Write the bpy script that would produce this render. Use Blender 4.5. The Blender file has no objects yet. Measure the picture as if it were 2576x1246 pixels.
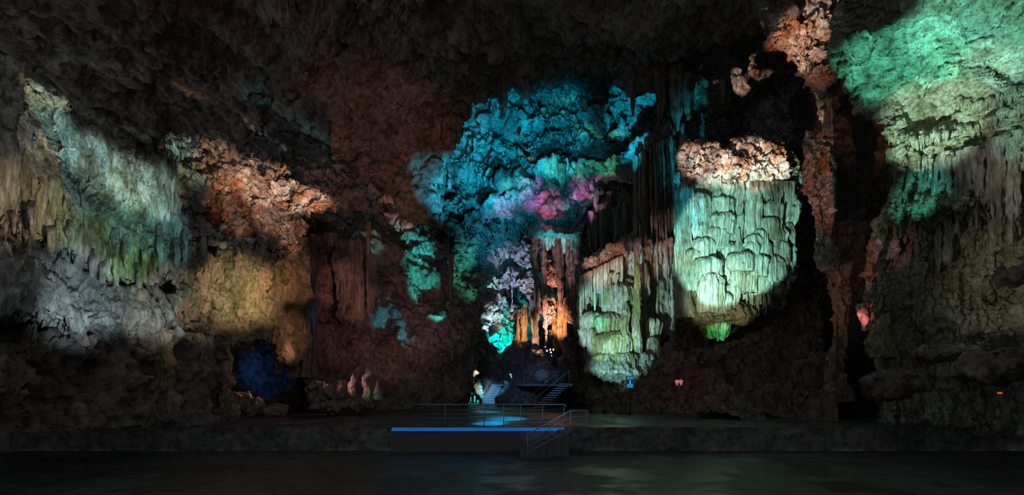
import bpy, math, random
import numpy as np
from mathutils import Vector

# ------------------------------------------------------------------ camera, world, exposure
W_, H_ = 2576, 1246
F = 1300.0                    # focal length in pixels of the 2576 px wide frame
CX, HY, CZ = 1288.0, 972.0, 1.86   # horizon row and eye height above the stage
scene = bpy.context.scene
cam_d = bpy.data.cameras.new('camera'); cam = bpy.data.objects.new('camera', cam_d)
scene.collection.objects.link(cam); scene.camera = cam
cam.location = (0, 0, CZ); cam.rotation_euler = (math.radians(90), 0, 0)
cam_d.sensor_width = 36; cam_d.lens = 36*F/W_
cam_d.shift_y = (HY - H_/2)/W_
cam_d.clip_end = 400
scene.view_settings.view_transform = 'Standard'; scene.view_settings.look = 'None'
scene.view_settings.gamma = 1; scene.view_settings.use_curve_mapping = False
scene.view_settings.exposure = 0
world = bpy.data.worlds.new('world'); scene.world = world; world.use_nodes = True
bg = world.node_tree.nodes['Background']
bg.inputs[0].default_value = (0.92, 1.0, 1.08, 1); bg.inputs[1].default_value = 0.165

def P(px, py, Y):
    return np.array([(px-CX)/F*Y, Y, CZ-(py-HY)/F*Y])

# ------------------------------------------------------------------ show lights
SPOTS = []
def spot(src, tgt, rad, col, w, blend=.5, size=.12):
    s, t = Vector(P(*src)), Vector(P(*tgt))
    d = (t-s).length
    ld = bpy.data.lights.new('show_light', 'SPOT')
    ld.color = col; ld.energy = w*4*math.pi**2*d*d/math.pi
    half = math.atan(rad/F*tgt[2]/d)
    ld.spot_size = min(2*half, 3.0); ld.spot_blend = blend; ld.shadow_soft_size = size
    ld.use_shadow = True
    o = bpy.data.objects.new('show_light', ld); scene.collection.objects.link(o)
    o.location = s; o.rotation_euler = (t-s).to_track_quat('-Z', 'Y').to_euler()
    return o
#@@LIGHTS
TEAL=(.004,.55,.85); CYAN=(.05,.8,1); GRN=(.35,1,.7); MINT=(.5,1,.78); WARM=(1,.62,.42); RED=(1,.22,.14)
BLUE=(.01,.22,.9); PINK=(1,.3,.5); PURP=(.6,.3,.9); ORNG=(1,.42,.2); WHITE=(1,.93,.85); OLIV=(.75,.8,.4)
def lights():
    # left wall: a row of overlapping floods along the sweep of the cascade
    for t, r, c, w in (((40,300,18.4),70,(.8,.85,.85),.8),((150,345,20),66,(.35,.9,1.0),2.2),((240,415,21.5),75,(.55,.95,1.0),2.6),((330,460,23),75,(.68,.95,.9),2.2),
                       ((400,490,25),75,(.6,1,1),1.8),((200,470,19.6),70,(.2,.65,.8),1.0),((330,570,21.6),80,(.2,.75,.85),1.0),((430,600,24),75,(.25,.85,.95),1.0)):
        spot((950,960,9), t, r, c, w*1.5, .8)
    spot((700,1100,14),(340,640,20.5),115,(.40,.9,.25),1.9,.9)
    spot((600,1060,12),(190,540,18),100,(.55,.9,.5),1.3,.9)
    spot((600,1060,11),(50,500,16.4),140,(1,.78,.50),1.4,.8)
    spot((1000,1000,24),(1650,640,44),70,(.7,.45,.8),.5,.8)
    spot((1000,1000,24),(405,860,23),60,(1,.6,.35),.35,.9)
    spot((420,990,11),(190,745,18.2),150,(.62,.85,1),2.6,.8)
    spot((500,1030,14),(400,780,22.5),110,(.85,.9,.85),1.9,.8)
    spot((500,860,14),(90,225,20),95,(1,.85,.5),2.2,.8)
    spot((450,800,14),(130,270,19.8),60,TEAL,1.6,.8)
    for t, r, c, w in (((470,400,28.5),58,(.5,.98,.85),1.8),((560,425,29.5),66,WARM,1.9),((650,460,31),66,WARM,2.9),((730,482,33),56,(1,.70,.54),4.0),((795,510,33.5),40,(1,.6,.42),3.6),((600,520,29),80,ORNG,.9),((690,540,31.6),60,(1,.74,.6),1.8),((740,600,33),50,(1,.5,.32),1.4)):
        spot((1250,990,13), t, r, c, w, .7)
    spot((1000,760,19),(590,730,28),120,(.95,.80,.50),2.6,.8)
    spot((950,1050,18),(500,770,26),100,(.95,.85,.65),.8,.8)
    spot((950,900,20),(670,740,30),90,(1,.62,.34),1.9,.8)
    spot((950,900,20),(745,700,33),75,(1,.48,.30),1.1,.8)
    spot((950,900,20),(725,850,33),75,(1,.48,.28),.8,.8)
    spot((800,1010,26),(560,930,28),70,(1,.5,.3),.3,.8)
    spot((900,920,26),(690,880,33),34,(1,.6,.42),1.0,.8)
    spot((690,1000,30),(670,930,39),90,(.02,.20,.9),.6,.8)
    spot((830,900,34),(795,800,38),30,(.02,.1,.8),.5,.8)
    # ceiling dim brown
    spot((900,1000,20),(980,400,46),260,(1,.33,.18),.26,1)
    spot((900,1000,20),(640,150,34),300,(1,.38,.22),.05,.9)
    spot((900,1000,20),(790,420,46),100,(1,.45,.34),.3,.9)
    spot((1000,940,40),(980,440,44),60,(.3,.2,1),.12,.9)
    # brown wall of the middle
    spot((1150,1000,28),(950,780,44),230,(1,.40,.40),.22,.8)
    spot((1150,1000,28),(1090,820,46),120,(.6,.3,.6),.2,.8)
    spot((1000,980,30),(870,730,42),75,(1,.45,.3),.5,.6)
    # teal vault
    spot((1500,820,25),(1240,370,58),135,TEAL,2.9,.5)
    spot((1400,820,25),(1400,335,58),95,TEAL,2.3,.6)
    spot((1450,820,25),(1588,282,56),72,TEAL,3.4,.5)
    spot((1400,600,20),(1340,400,57),210,TEAL,.7,.6)
    spot((1300,860,30),(1150,450,54),120,TEAL,3.0,.6)
    spot((1250,900,34),(1085,440,48),66,TEAL,2.0,.6)
    spot((1250,800,30),(1230,600,56),110,TEAL,1.0,.8)
    spot((1200,970,38),(1040,650,51),70,(.03,.85,.78),3.8,.8)
    spot((1200,970,38),(1010,565,50),34,(1,.6,.55),1.4,.8)
    spot((1200,970,40),(960,790,45),50,TEAL,2.0,.8)
    spot((1200,970,40),(930,600,46),50,(.3,.9,.9),1.2,.8)
    spot((1350,960,40),(1180,690,54),62,(.1,.95,.6),2.6,.9)
    for x, y, r in ((1400,400,46),(1465,402,44),(1530,408,40),(1322,442,32),(1275,458,28)): spot((1370,800,36),(x,y,54),r,(.12,1,.55),2.4,.9)
    spot((1370,800,36),(1335,490,53.5),42,(.62,.12,.75),2.6,.8)
    spot((1370,800,36),(1385,520,53.5),44,(1,.05,.28),3.0,.8)
    spot((1330,900,38),(1268,512,54),36,(.6,.25,1),2.2,.8)
    spot((1390,800,42),(1458,476,54),32,(.9,.1,.6),2.6,.8)
    spot((1390,800,42),(1498,486,54),26,(1,.35,.85),2.6,.8)
    spot((1330,930,38),(1245,545,55),44,(.15,.65,1),1.8,.9)
    spot((1350,950,38),(1230,620,56),80,(.02,.45,.9),1.1,.9)
    spot((1385,960,44),(1400,580,54),66,CYAN,3.4,.7)
    spot((1500,960,36),(1520,560,53),70,(.0,.6,.6),.7,.8)
    spot((1600,860,28),(1800,300,48),150,TEAL,.9,.9)
    spot((1600,960,30),(1720,330,46),50,CYAN,1.2,.9)
    # alcove
    spot((1300,935,50),(1300,690,61),75,(.5,.62,1),4.6,.8)
    spot((1285,960,50),(1240,785,61),50,(.55,.85,1),9,.7)
    spot((1262,868,59.2),(1245,835,63),85,(.0,.95,.95),5.5,.6,.05)
    spot((1222,925,60),(1212,850,63.5),45,(.0,.85,.95),4,.6,.05)
    spot((1275,915,61),(1284,850,63.5),50,(.0,.95,.95),4,.6,.05)
    spot((1385,905,52),(1395,790,60),62,(1,.56,.42),9,.8)
    spot((1385,905,52),(1385,700,60),60,(1,.40,.36),4,.8)
    spot((1390,930,46),(1400,650,55),70,(1,.55,.65),2.0,.8)
    spot((1385,905,52),(1320,830,60),50,(1,.62,.40),5,.8)
    spot((1425,880,53),(1445,790,57),30,(1,.5,.5),3,.8)
    # flowstones
    spot((1650,1010,18),(1850,600,36.5),160,(.40,1,.84),4.6,.2)
    spot((1650,1010,18),(1820,740,36.5),105,(.85,1,.6),1.8,.7)
    spot((1600,1000,18),(1725,620,36.5),60,(.7,1,.75),1.6,.7)
    for x_, r_ in ((1735,40),(1795,52),(1860,52),(1925,56),(1965,40)): spot((1500,900,20),(x_,414,36.5),r_,(1,.74,.60),4.2,.4)
    spot((1700,1010,26),(1810,832,37.6),34,(.1,1,.3),2.6,.6)
    spot((1350,1040,28),(1550,790,41.5),115,(.54,.95,.92),3.5,.4)
    spot((1350,1040,28),(1560,905,40.5),78,(.42,.95,.92),2.8,.6)
    spot((1450,1020,26),(1520,655,42),62,(1,.55,.45),2.0,.5)
    spot((1500,1020,28),(1640,640,43),70,(1,.62,.55),1.2,.7)
    spot((1600,1020,28),(1720,960,34),120,(1,.25,.2),.16,.8)
    # right
    spot((2150,1010,17),(2270,110,22),170,(.14,.9,.66),4.2,.6)
    spot((2050,1010,15),(2480,130,18),210,(.26,1,.78),5.5,.6)
    spot((1900,1010,17),(2320,340,22.5),125,(.62,1,.74),6.0,.7)
    spot((1500,960,14),(2430,210,20),80,(.55,1,.85),4.5,.8)
    spot((1600,980,14),(2490,360,18.5),120,(.22,.9,.65),3.0,.8)
    spot((1600,980,14),(2300,500,23.5),65,(.12,.85,.7),2.6,.7)
    spot((1900,1000,14),(2430,520,18),150,(.90,.78,.64),2.6,.9)
    spot((1700,1000,12),(2400,740,19),170,(.8,.8,.5),1.0,.9)
    spot((1500,820,17),(2040,70,26),85,(1,.70,.54),2.6,.6)
    spot((1500,820,17),(1990,120,26),70,(1,.42,.24),2.0,.7)
    spot((1500,820,17),(2055,190,26),45,(1,.42,.24),.9,.7)
    spot((1500,900,18),(1872,192,29),36,(1,.7,.55),2.0,.7)
    spot((1800,1000,18),(2065,470,29),110,(1,.42,.28),.8,.6)
    spot((1800,1000,18),(2088,270,29),60,(.9,.55,.5),.6,.8)
    spot((1800,1010,18),(2110,750,30),110,(1,.45,.3),.35,.8)
    spot((1850,1010,18),(2200,640,25),80,(1,.45,.38),.5,.8)
    spot((2100,960,22),(2170,800,26),24,(1,.2,.2),6,.8)
    # boulders by the stage
    spot((860,1120,27),(900,975,33.5),55,(1,.35,.35),1.6,.8)
    spot((1100,1000,28),(925,992,33.5),18,(.2,1,.5),.5,.8)
    spot((780,960,31),(905,965,33.5),40,(1,.35,.35),1.8,.8)
    spot((900,900,37),(820,990,33.5),80,(1,.3,.28),2.4,.8)
    spot((760,900,36),(640,1015,33),80,(1,.4,.35),2.6,.8)
    # floor and stairs
    spot((1290,700,44),(1235,1052,26.5),50,(.0,.40,.95),3.2,1)
    spot((1310,700,44),(1275,1038,30),60,(.0,.40,.95),3.2,1)
    spot((1250,760,46),(1225,1027,38),46,(.0,.42,.85),3.5,1)
    spot((1240,940,44),(1190,1004,51),22,(.05,.9,.85),3.5,.8)
    spot((1270,860,38),(1238,992,54),50,(.12,.5,1),3.4,.8)
    spot((1200,930,48),(1200,970,53),36,(1,.8,.6),2.6,.8)
    spot((1240,1000,46),(1203,990,53),26,(.0,.9,.8),2.6,.8)
    spot((1500,820,34),(1390,985,41),75,(.02,.3,.8),1.2,.9)
    spot((1330,880,34),(1330,940,48),90,(.10,.35,.9),.6,.9)
    spot((1500,900,16),(1380,1045,22.5),90,(.25,.4,.9),.7,.8)
lights()
#@@END

# ------------------------------------------------------------------ noise
def _hash(i, j, k, s):
    with np.errstate(over='ignore'):
        h = (i.astype(np.uint32)*np.uint32(374761393) + j.astype(np.uint32)*np.uint32(668265263)
             + k.astype(np.uint32)*np.uint32(2246822519) + np.uint32((s*3266489917) & 0xffffffff))
        h = (h ^ (h >> np.uint32(13)))*np.uint32(1274126177)
        h = (h ^ (h >> np.uint32(15)))*np.uint32(2654435761)
        return h ^ (h >> np.uint32(16))
_G = np.array([[1,1,0],[-1,1,0],[1,-1,0],[-1,-1,0],[1,0,1],[-1,0,1],[1,0,-1],[-1,0,-1],[0,1,1],[0,-1,1],[0,1,-1],[0,-1,-1]], np.float32)
def perlin(p, s=0):
    sh = p.shape[:-1]; p = p.reshape(-1, 3).astype(np.float32)
    i = np.floor(p).astype(np.int64); f = p-i
    u = f*f*f*(f*(f*6-15)+10)
    r = []
    for dx in (0, 1):
        for dy in (0, 1):
            for dz in (0, 1):
                g = _G[_hash(i[:, 0]+dx, i[:, 1]+dy, i[:, 2]+dz, s) % 12]
                r.append(g[:, 0]*(f[:, 0]-dx)+g[:, 1]*(f[:, 1]-dy)+g[:, 2]*(f[:, 2]-dz))
    a = [r[n]+(r[n+1]-r[n])*u[:, 2] for n in (0, 2, 4, 6)]
    b = [a[0]+(a[1]-a[0])*u[:, 1], a[2]+(a[3]-a[2])*u[:, 1]]
    return (b[0]+(b[1]-b[0])*u[:, 0]).reshape(sh)
def worley(p, s=0):
    sh = p.shape[:-1]; p = p.reshape(-1, 3).astype(np.float32)
    i = np.floor(p).astype(np.int64)
    f1 = np.full(len(p), 9., np.float32); f2 = f1.copy(); cid = np.zeros(len(p), np.float32)
    for dx in (-1, 0, 1):
        for dy in (-1, 0, 1):
            for dz in (-1, 0, 1):
                c = i+np.array([dx, dy, dz]); h = _hash(c[:, 0], c[:, 1], c[:, 2], s)
                q = np.stack([(h & 1023)/1023., ((h >> 10) & 1023)/1023., ((h >> 20) & 1023)/1023.], 1)+c-p
                d = np.sqrt((q*q).sum(1)).astype(np.float32)
                m = d < f1
                f2 = np.where(m, f1, np.minimum(f2, d)); cid = np.where(m, (h % 997)/997., cid); f1 = np.where(m, d, f1)
    return f1.reshape(sh), f2.reshape(sh), cid.reshape(sh)
def fbm(p, o=4, s=0, g=.5):
    r = 0; a = 1.
    for k in range(o): r = r+a*perlin(p*2.03**k, s+k); a *= g
    return r
def ridged(p, o=4, s=0, g=.5):
    r = 0; a = 1.
    for k in range(o): r = r+a*(.5-np.abs(perlin(p*2.03**k, s+k)))*2; a *= g
    return r
def sstep(a, b, x):
    t = np.clip((x-a)/(b-a), 0, 1); return t*t*(3-2*t)

def normals(X, wrap=False):
    du = (np.roll(X, -1, 1)-np.roll(X, 1, 1)) if wrap else np.gradient(X, axis=1)
    dv = np.gradient(X, axis=0)
    n = np.cross(du, dv); l = np.linalg.norm(n, axis=2, keepdims=True)
    return n/np.maximum(l, 1e-9)

# displacement layers: each takes world points, arc coordinates, returns metres
def crag(a, sc, s=1):          # broken rock: tilted blocks with cracks between
    def f(X, S, T):
        q = X/sc; q = q+.35*np.stack([perlin(q*1.3, s+5), perlin(q*1.3, s+6), perlin(q*1.3, s+7)], -1)
        f1, f2, c = worley(q, s)
        return a*(np.minimum((f2-f1)*1.9, .5)+(c-.5)*.9*sstep(0, .22, f2-f1))
    return f
def pock(a, sc, s=8, r=.45):   # sponge-like solution pockets
    def f(X, S, T):
        q = X/sc; q = q+.3*np.stack([perlin(q*1.7, s+5), perlin(q*1.7, s+6), perlin(q*1.7, s+7)], -1)
        f1, f2, c = worley(q, s)
        return -a*sstep(r, r*.3, f1)*(c > .45)
    return f
def vcrag(a, sc, s=1, k=.4):   # broken rock in tall vertical blocks
    g = crag(a, sc, s)
    return lambda X, S, T: g(X*np.array([1, 1, k]), S, T)
def lump(a, sc, s=2, o=4):
    return lambda X, S, T: a*fbm(X/sc, o, s)
def ridge(a, sc, s=3, o=4):
    return lambda X, S, T: a*(ridged(X/sc, o, s)-1)
def billow(a, sc, s=3):        # rounded cauliflower lumps with sharp creases
    return lambda X, S, T: a*(np.abs(perlin(X/sc, s))*2+np.abs(perlin(X/sc*2.1, s+1))+.5*np.abs(perlin(X/sc*4.3, s+2))-.8)
def flute(a, sc, st=.05, s=4, warp=.3):   # organ pipes along T
    def f(X, S, T):
        w = warp*perlin(np.stack([S*.25/sc, T*.12/sc, S*0+s], -1), s+3)
        r = 0
        for k, (m, g) in enumerate(((1, 1), (2.3, .5), (4.9, .28))):
            q = np.stack([S/sc*m+w*m, T/sc*m*st, S*0+s*7.7+k], -1)
            r = r+g*np.abs(perlin(q, s+k))**.7
        return a*(r*1.5-.6)
    return f
def strata(a, sc, s=5, warp=1.0, tilt=0.):   # wavy layers along S
    def f(X, S, T):
        w = warp*fbm(X/(sc*9), 2, s+4)*4
        q = np.stack([S/sc*.06, T/sc+S/sc*tilt+w, S*0+s*3.3], -1)
        return a*(np.abs(perlin(q, s))**.8*1.6+.5*np.abs(perlin(q*2.2, s+1))-.6)
    return f
def mask(fn, m):               # m(S-normalised u, v) -> 0..1
    def f(X, S, T, U=None, V=None): return fn(X, S, T)*m(U, V)
    f.uses = True
    return f
def apply(X, layers, wrap=False):
    nv, nu = X.shape[:2]
    V, U = np.meshgrid(np.linspace(0, 1, nv), np.linspace(0, 1, nu), indexing='ij')
    for stage in layers:
        n = normals(X, wrap)
        ds = np.linalg.norm(np.diff(X, axis=1), axis=2).mean(0); S = np.concatenate([[0], np.cumsum(ds)])[None, :]+V*0
        dt = np.linalg.norm(np.diff(X, axis=0), axis=2).mean(1); T = np.concatenate([[0], np.cumsum(dt)])[:, None]+U*0
        if wrap: S = S*0+np.arctan2(X[..., 1]-X[..., 1].mean(1, keepdims=True), X[..., 0]-X[..., 0].mean(1, keepdims=True))*0+S
        d = 0
        for L in (stage if isinstance(stage, (list, tuple)) else [stage]):
            d = d+(L(X, S, T, U, V) if getattr(L, 'uses', False) else L(X, S, T))
        X = X+n*d[..., None]
    return X

# ------------------------------------------------------------------ mesh plumbing
def tag(o, label=None, cat=None, group=None, kind=None):
    if label: o['label'] = label
    if cat: o['category'] = cat
    if group: o['group'] = group
    if kind: o['kind'] = kind
    return o
def link(name, me, parent=None, origin=None, mat=None, smooth=True):
    if mat is not None: me.materials.append(mat)
    if smooth: me.polygons.foreach_set('use_smooth', np.ones(len(me.polygons), bool))
    o = bpy.data.objects.new(name, me); scene.collection.objects.link(o)
    if parent is not None:
        o.parent = parent
        pl = world_loc(parent)
    else: pl = Vector((0, 0, 0))
    o.location = Vector(origin)-pl if origin is not None else -pl
    return o
def world_loc(o):
    v = Vector(o.location)
    while o.parent is not None:
        o = o.parent; v = v+Vector(o.location)
    return v
def grid_obj(name, X, mat, parent=None, wrap=False, cap=False, tagkw=None, smooth=True):
    nv, nu = X.shape[:2]
    V = X.reshape(-1, 3).astype(np.float64)
    org = np.array([V[:, 0].mean(), V[:, 1].mean(), V[:, 2].min()])
    idx = np.arange(nv*nu).reshape(nv, nu)
    a = idx[:-1, :-1]; b = idx[:-1, 1:]; c = idx[1:, 1:]; d = idx[1:, :-1]
    q = np.stack([a, d, c, b], -1).reshape(-1, 4)
    if wrap:
        a = idx[:-1, -1]; b = idx[:-1, 0]; c = idx[1:, 0]; d = idx[1:, -1]
        q = np.concatenate([q, np.stack([a, d, c, b], -1)])
    loops = q.ravel(); starts = np.arange(len(q))*4
    if cap:
        nb = len(V); V = np.concatenate([V, X[0].mean(0, keepdims=True), X[-1].mean(0, keepdims=True)])
        t = idx[0]; t2 = np.roll(t, -1); e = idx[-1]; e2 = np.roll(e, -1)
        tri = np.concatenate([np.stack([t*0+nb, t, t2], -1), np.stack([e*0+nb+1, e2, e], -1)])
        starts = np.concatenate([starts, len(loops)+np.arange(len(tri))*3]); loops = np.concatenate([loops, tri.ravel()])
    me = bpy.data.meshes.new(name)
    me.vertices.add(len(V)); me.vertices.foreach_set('co', (V-org).astype(np.float32).ravel())
    me.loops.add(len(loops)); me.loops.foreach_set('vertex_index', loops.astype(np.int32))
    me.polygons.add(len(starts)); me.polygons.foreach_set('loop_start', starts.astype(np.int32))
    me.update(calc_edges=True)
    o = link(name, me, parent, org, mat, smooth)
    if tagkw: tag(o, **tagkw)
    return o
def catmull(A, n, axis):
    A = np.moveaxis(np.asarray(A, float), axis, 0); m = len(A)
    t = np.linspace(0, m-1, n); i = np.clip(np.floor(t).astype(int), 0, m-2); f = (t-i).reshape((-1,)+(1,)*(A.ndim-1))
    p0 = A[np.maximum(i-1, 0)]; p1 = A[i]; p2 = A[i+1]; p3 = A[np.minimum(i+2, m-1)]
    r = p1+.5*f*((p2-p0)+f*((2*p0-5*p1+4*p2-p3)+f*(3*(p1-p2)+p3-p0)))
    return np.moveaxis(r, 0, axis)
def to3(C):
    px, py, Y = C[..., 0], C[..., 1], C[..., 2]
    return np.stack([(px-CX)/F*Y, Y, CZ-(py-HY)/F*Y], -1)
def loft(rows, res=3.0):
    C = np.array(rows, float)
    nu = int(max(np.abs(np.diff(C[:, :, 0], axis=1)).sum(1).max(), 60)/res)
    nv = int(max(np.linalg.norm(np.diff(C[:, :, :2], axis=0), axis=2).sum(0).max(), 60)/res)
    W = to3(C)
    return catmull(catmull(W, nv, 0), nu, 1)
def pill(pts, dr=.8, layers=(), res=3.0, nphi=None, drip=0., dripn=6, seed=0, ends=(0, 0)):
    """closed column: pts = (px, py, Y, width_px) from top to bottom"""
    C = np.array(pts, float)
    L = np.abs(np.diff(C[:, 1])).sum()+np.abs(np.diff(C[:, 0])).sum()
    m = int(np.clip(L/res, 8, 400)); wm = C[:, 3].max()
    n = nphi or int(np.clip(wm*3.1/res, 10, 420))
    c3 = np.concatenate([to3(C[:, :3]), (C[:, 3:4]/F*C[:, 2:3])/2], 1)
    q = catmull(c3, m, 0); t = np.linspace(0, 1, m)
    r = np.maximum(q[:, 3], .004)
    if ends[0]: r = r*np.sqrt(np.clip(1-(1-np.clip(t/ends[0], 0, 1))**2, .0004, 1))
    if ends[1]: r = r*np.sqrt(np.clip(1-(1-np.clip((1-t)/ends[1], 0, 1))**2, .0004, 1))
    ph = np.linspace(0, 2*math.pi, n, endpoint=False)+math.pi/2
    X = np.stack([q[:, None, 0]+r[:, None]*np.cos(ph), q[:, None, 1]+r[:, None]*dr*np.sin(ph), q[:, None, 2]+ph*0], -1)
    if drip:
        k = np.stack([np.cos(ph)*dripn/3, np.sin(ph)*dripn/3, ph*0+seed*1.7], -1)
        e = (perlin(k, seed)+.6*perlin(k*2.7, seed+1)); Z = drip*(wm/F*C[:, 2].mean())*e
        X[..., 2] += (t[:, None]**2)*Z[None, :]
    if layers: X = apply(X, layers, True)
    return X
def lobe_pts(px, py, w, h, Y, taper=.8):
    r = []
    for t in (0, .03, .08, .16, .28, .45, .7, 1):
        s = math.sqrt(max(0, 1-(1-min(t/.28, 1))**2)); s = max(s, .05)
        r.append((px, py+h*t, Y, w*s*(1-(1-taper)*max(0, (t-.28)/.72))))
    return r
def part(name, X, mat, parent, **k): return grid_obj(name, X, mat, parent, True, True, k or None)
def thing(name, loc, label, cat, group=None):
    o = bpy.data.objects.new(name, None); scene.collection.objects.link(o); o.location = Vector(loc)
    return tag(o, label, cat, group)

# ------------------------------------------------------------------ materials
def mat_rock(name, cols, sc=.5, streak=1., bump=.5, bscale=6., rough=.75, spec=.4, crack=0., seed=0.):
    m = bpy.data.materials.new(name); m.use_nodes = True; nt = m.node_tree; N = nt.nodes; K = nt.links
    b = N['Principled BSDF']; b.inputs['Roughness'].default_value = rough
    b.inputs['Specular IOR Level'].default_value = spec
    g = N.new('ShaderNodeNewGeometry'); mp = N.new('ShaderNodeMapping'); mp.inputs['Scale'].default_value = (1, 1, streak)
    mp.inputs['Location'].default_value = (seed*13.1, seed*7.7, seed*3.3)
    K.new(g.outputs['Position'], mp.inputs['Vector'])
    n1 = N.new('ShaderNodeTexNoise'); n1.inputs['Scale'].default_value = sc; n1.inputs['Detail'].default_value = 8
    n1.inputs['Roughness'].default_value = .62; n1.inputs['Distortion'].default_value = .6
    K.new(mp.outputs[0], n1.inputs['Vector'])
    cr = N.new('ShaderNodeValToRGB'); e = cr.color_ramp.elements
    while len(e) < len(cols): e.new(.5)
    for i, (p, c) in enumerate(cols): e[i].position = p; e[i].color = (*c, 1)
    K.new(n1.outputs[0], cr.inputs[0])
    n2 = N.new('ShaderNodeTexNoise'); n2.inputs['Scale'].default_value = bscale; n2.inputs['Detail'].default_value = 5
    n2.inputs['Roughness'].default_value = .7
    K.new(mp.outputs[0], n2.inputs['Vector'])
    mx = N.new('ShaderNodeMix'); mx.data_type = 'RGBA'; mx.blend_type = 'MULTIPLY'; mx.inputs[0].default_value = .75
    gr = N.new('ShaderNodeValToRGB'); gr.color_ramp.elements[0].position = .36; gr.color_ramp.elements[0].color = (.2, .18, .16, 1)
    gr.color_ramp.elements[1].position = .58; gr.color_ramp.elements[1].color = (1.15, 1.15, 1.15, 1)
    K.new(n2.outputs[0], gr.inputs[0]); K.new(cr.outputs[0], mx.inputs[6]); K.new(gr.outputs[0], mx.inputs[7])  # bump noise also darkens the grooves: relief shading put into the colour
    K.new(mx.outputs[2], b.inputs['Base Color'])
    bp = N.new('ShaderNodeBump'); bp.inputs['Strength'].default_value = min(1, bump*1.2); bp.inputs['Distance'].default_value = .2
    if crack:
        v = N.new('ShaderNodeTexVoronoi'); v.feature = 'DISTANCE_TO_EDGE'; v.inputs['Scale'].default_value = crack
        K.new(mp.outputs[0], v.inputs['Vector'])
        mm = N.new('ShaderNodeMath'); mm.operation = 'MINIMUM'; mm.inputs[1].default_value = .12; K.new(v.outputs[0], mm.inputs[0])
        ad = N.new('ShaderNodeMath'); ad.operation = 'MULTIPLY_ADD'; ad.inputs[1].default_value = 3.5
        K.new(mm.outputs[0], ad.inputs[0]); K.new(n2.outputs[0], ad.inputs[2]); K.new(ad.outputs[0], bp.inputs['Height'])
    else: K.new(n2.outputs[0], bp.inputs['Height'])
    K.new(bp.outputs[0], b.inputs['Normal'])
    return m
def mat_plain(name, col, rough=.5, metal=0., emit=None, strength=0.):
    m = bpy.data.materials.new(name); m.use_nodes = True; nt = m.node_tree; b = nt.nodes['Principled BSDF']
    b.inputs['Roughness'].default_value = rough; b.inputs['Metallic'].default_value = metal
    n = nt.nodes.new('ShaderNodeTexNoise'); n.inputs['Scale'].default_value = 9
    r = nt.nodes.new('ShaderNodeValToRGB'); r.color_ramp.elements[0].color = (*[c*.75 for c in col], 1); r.color_ramp.elements[1].color = (*[min(1, c*1.1) for c in col], 1)
    nt.links.new(n.outputs[0], r.inputs[0]); nt.links.new(r.outputs[0], b.inputs['Base Color'])
    if emit: b.inputs['Emission Color'].default_value = (*emit, 1); b.inputs['Emission Strength'].default_value = strength
    return m
M = {}
M['vault'] = mat_rock('vault_limestone', [(.3,(.10,.09,.085)),(.45,(.36,.34,.33)),(.6,(.52,.50,.48)),(.72,(.62,.6,.57))], .35, 1, .8, 2.2, .8, .3)
M['ceiling'] = mat_rock('ceiling_limestone', [(.3,(.26,.20,.17)),(.5,(.42,.34,.30)),(.7,(.54,.46,.41))], .3, 1, .7, 2.0, .85, .2)
M['brown'] = mat_rock('brown_limestone', [(.3,(.16,.10,.075)),(.5,(.38,.28,.23)),(.7,(.55,.45,.38))], .5, .6, .7, 3.5, .8, .3)
M['ochre'] = mat_rock('ochre_broken_rock', [(.32,(.16,.08,.05)),(.42,(.52,.28,.16)),(.49,(.44,.36,.30)),(.56,(.74,.70,.65)),(.63,(.60,.52,.46)),(.72,(.58,.28,.13))], .7, 1, .8, 3.5, .7, .4, 1.1)
M['flow'] = mat_rock('pale_flowstone', [(.3,(.22,.17,.12)),(.44,(.50,.46,.36)),(.55,(.66,.66,.58)),(.7,(.78,.78,.70))], .9, .16, .7, 7, .55, .5)
M['algae'] = mat_rock('algae_flowstone', [(.3,(.20,.15,.08)),(.42,(.34,.34,.13)),(.52,(.58,.56,.43)),(.62,(.74,.73,.66)),(.75,(.42,.36,.16))], .8, .22, .7, 7, .55, .5)
M['curtain'] = mat_rock('grey_curtain_flowstone', [(.3,(.14,.12,.10)),(.45,(.33,.32,.29)),(.58,(.52,.52,.48)),(.72,(.40,.33,.26))], .7, .2, .8, 6, .6, .45)
M['cascade'] = mat_rock('streaked_curtain_stone', [(.34,(.20,.15,.10)),(.44,(.42,.38,.27)),(.52,(.66,.66,.60)),(.6,(.50,.44,.32)),(.7,(.72,.72,.66))], 1.3, .16, .9, 9, .55, .5)
M['olive'] = mat_rock('olive_draped_rock', [(.3,(.09,.07,.04)),(.43,(.34,.30,.13)),(.51,(.46,.38,.28)),(.59,(.66,.40,.24)),(.66,(.30,.26,.14)),(.76,(.66,.62,.54))], 1.3, .5, 1, 7, .36, .9)
M['strata'] = mat_rock('layered_flowstone', [(.3,(.20,.15,.10)),(.45,(.42,.40,.28)),(.57,(.62,.60,.50)),(.72,(.74,.70,.62))], .8, 1, .8, 5, .6, .5)
M['dark'] = mat_rock('dark_rock', [(.3,(.10,.08,.07)),(.5,(.24,.19,.17)),(.7,(.36,.30,.27))], .5, .7, .8, 3, .8, .3)
M['sooty'] = mat_rock('sooty_rock', [(.3,(.09,.09,.09)),(.5,(.16,.15,.145)),(.7,(.22,.21,.20))], .6, 1, .5, 3, .85, .2)  # terrace rock with the shade put into a lowered base colour
M['column'] = mat_rock('column_stone', [(.3,(.18,.12,.09)),(.5,(.42,.34,.28)),(.68,(.6,.52,.45))], .9, .12, .7, 6, .6, .45)
M['orange'] = mat_rock('orange_drapery', [(.3,(.30,.14,.05)),(.5,(.62,.36,.14)),(.7,(.75,.55,.32))], .9, .12, .7, 6, .5, .5)
M['steel'] = mat_plain('brushed_steel', (.36, .38, .40), .4, .4)
M['concrete'] = mat_plain('grey_concrete', (.34, .35, .36), .55)
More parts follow.
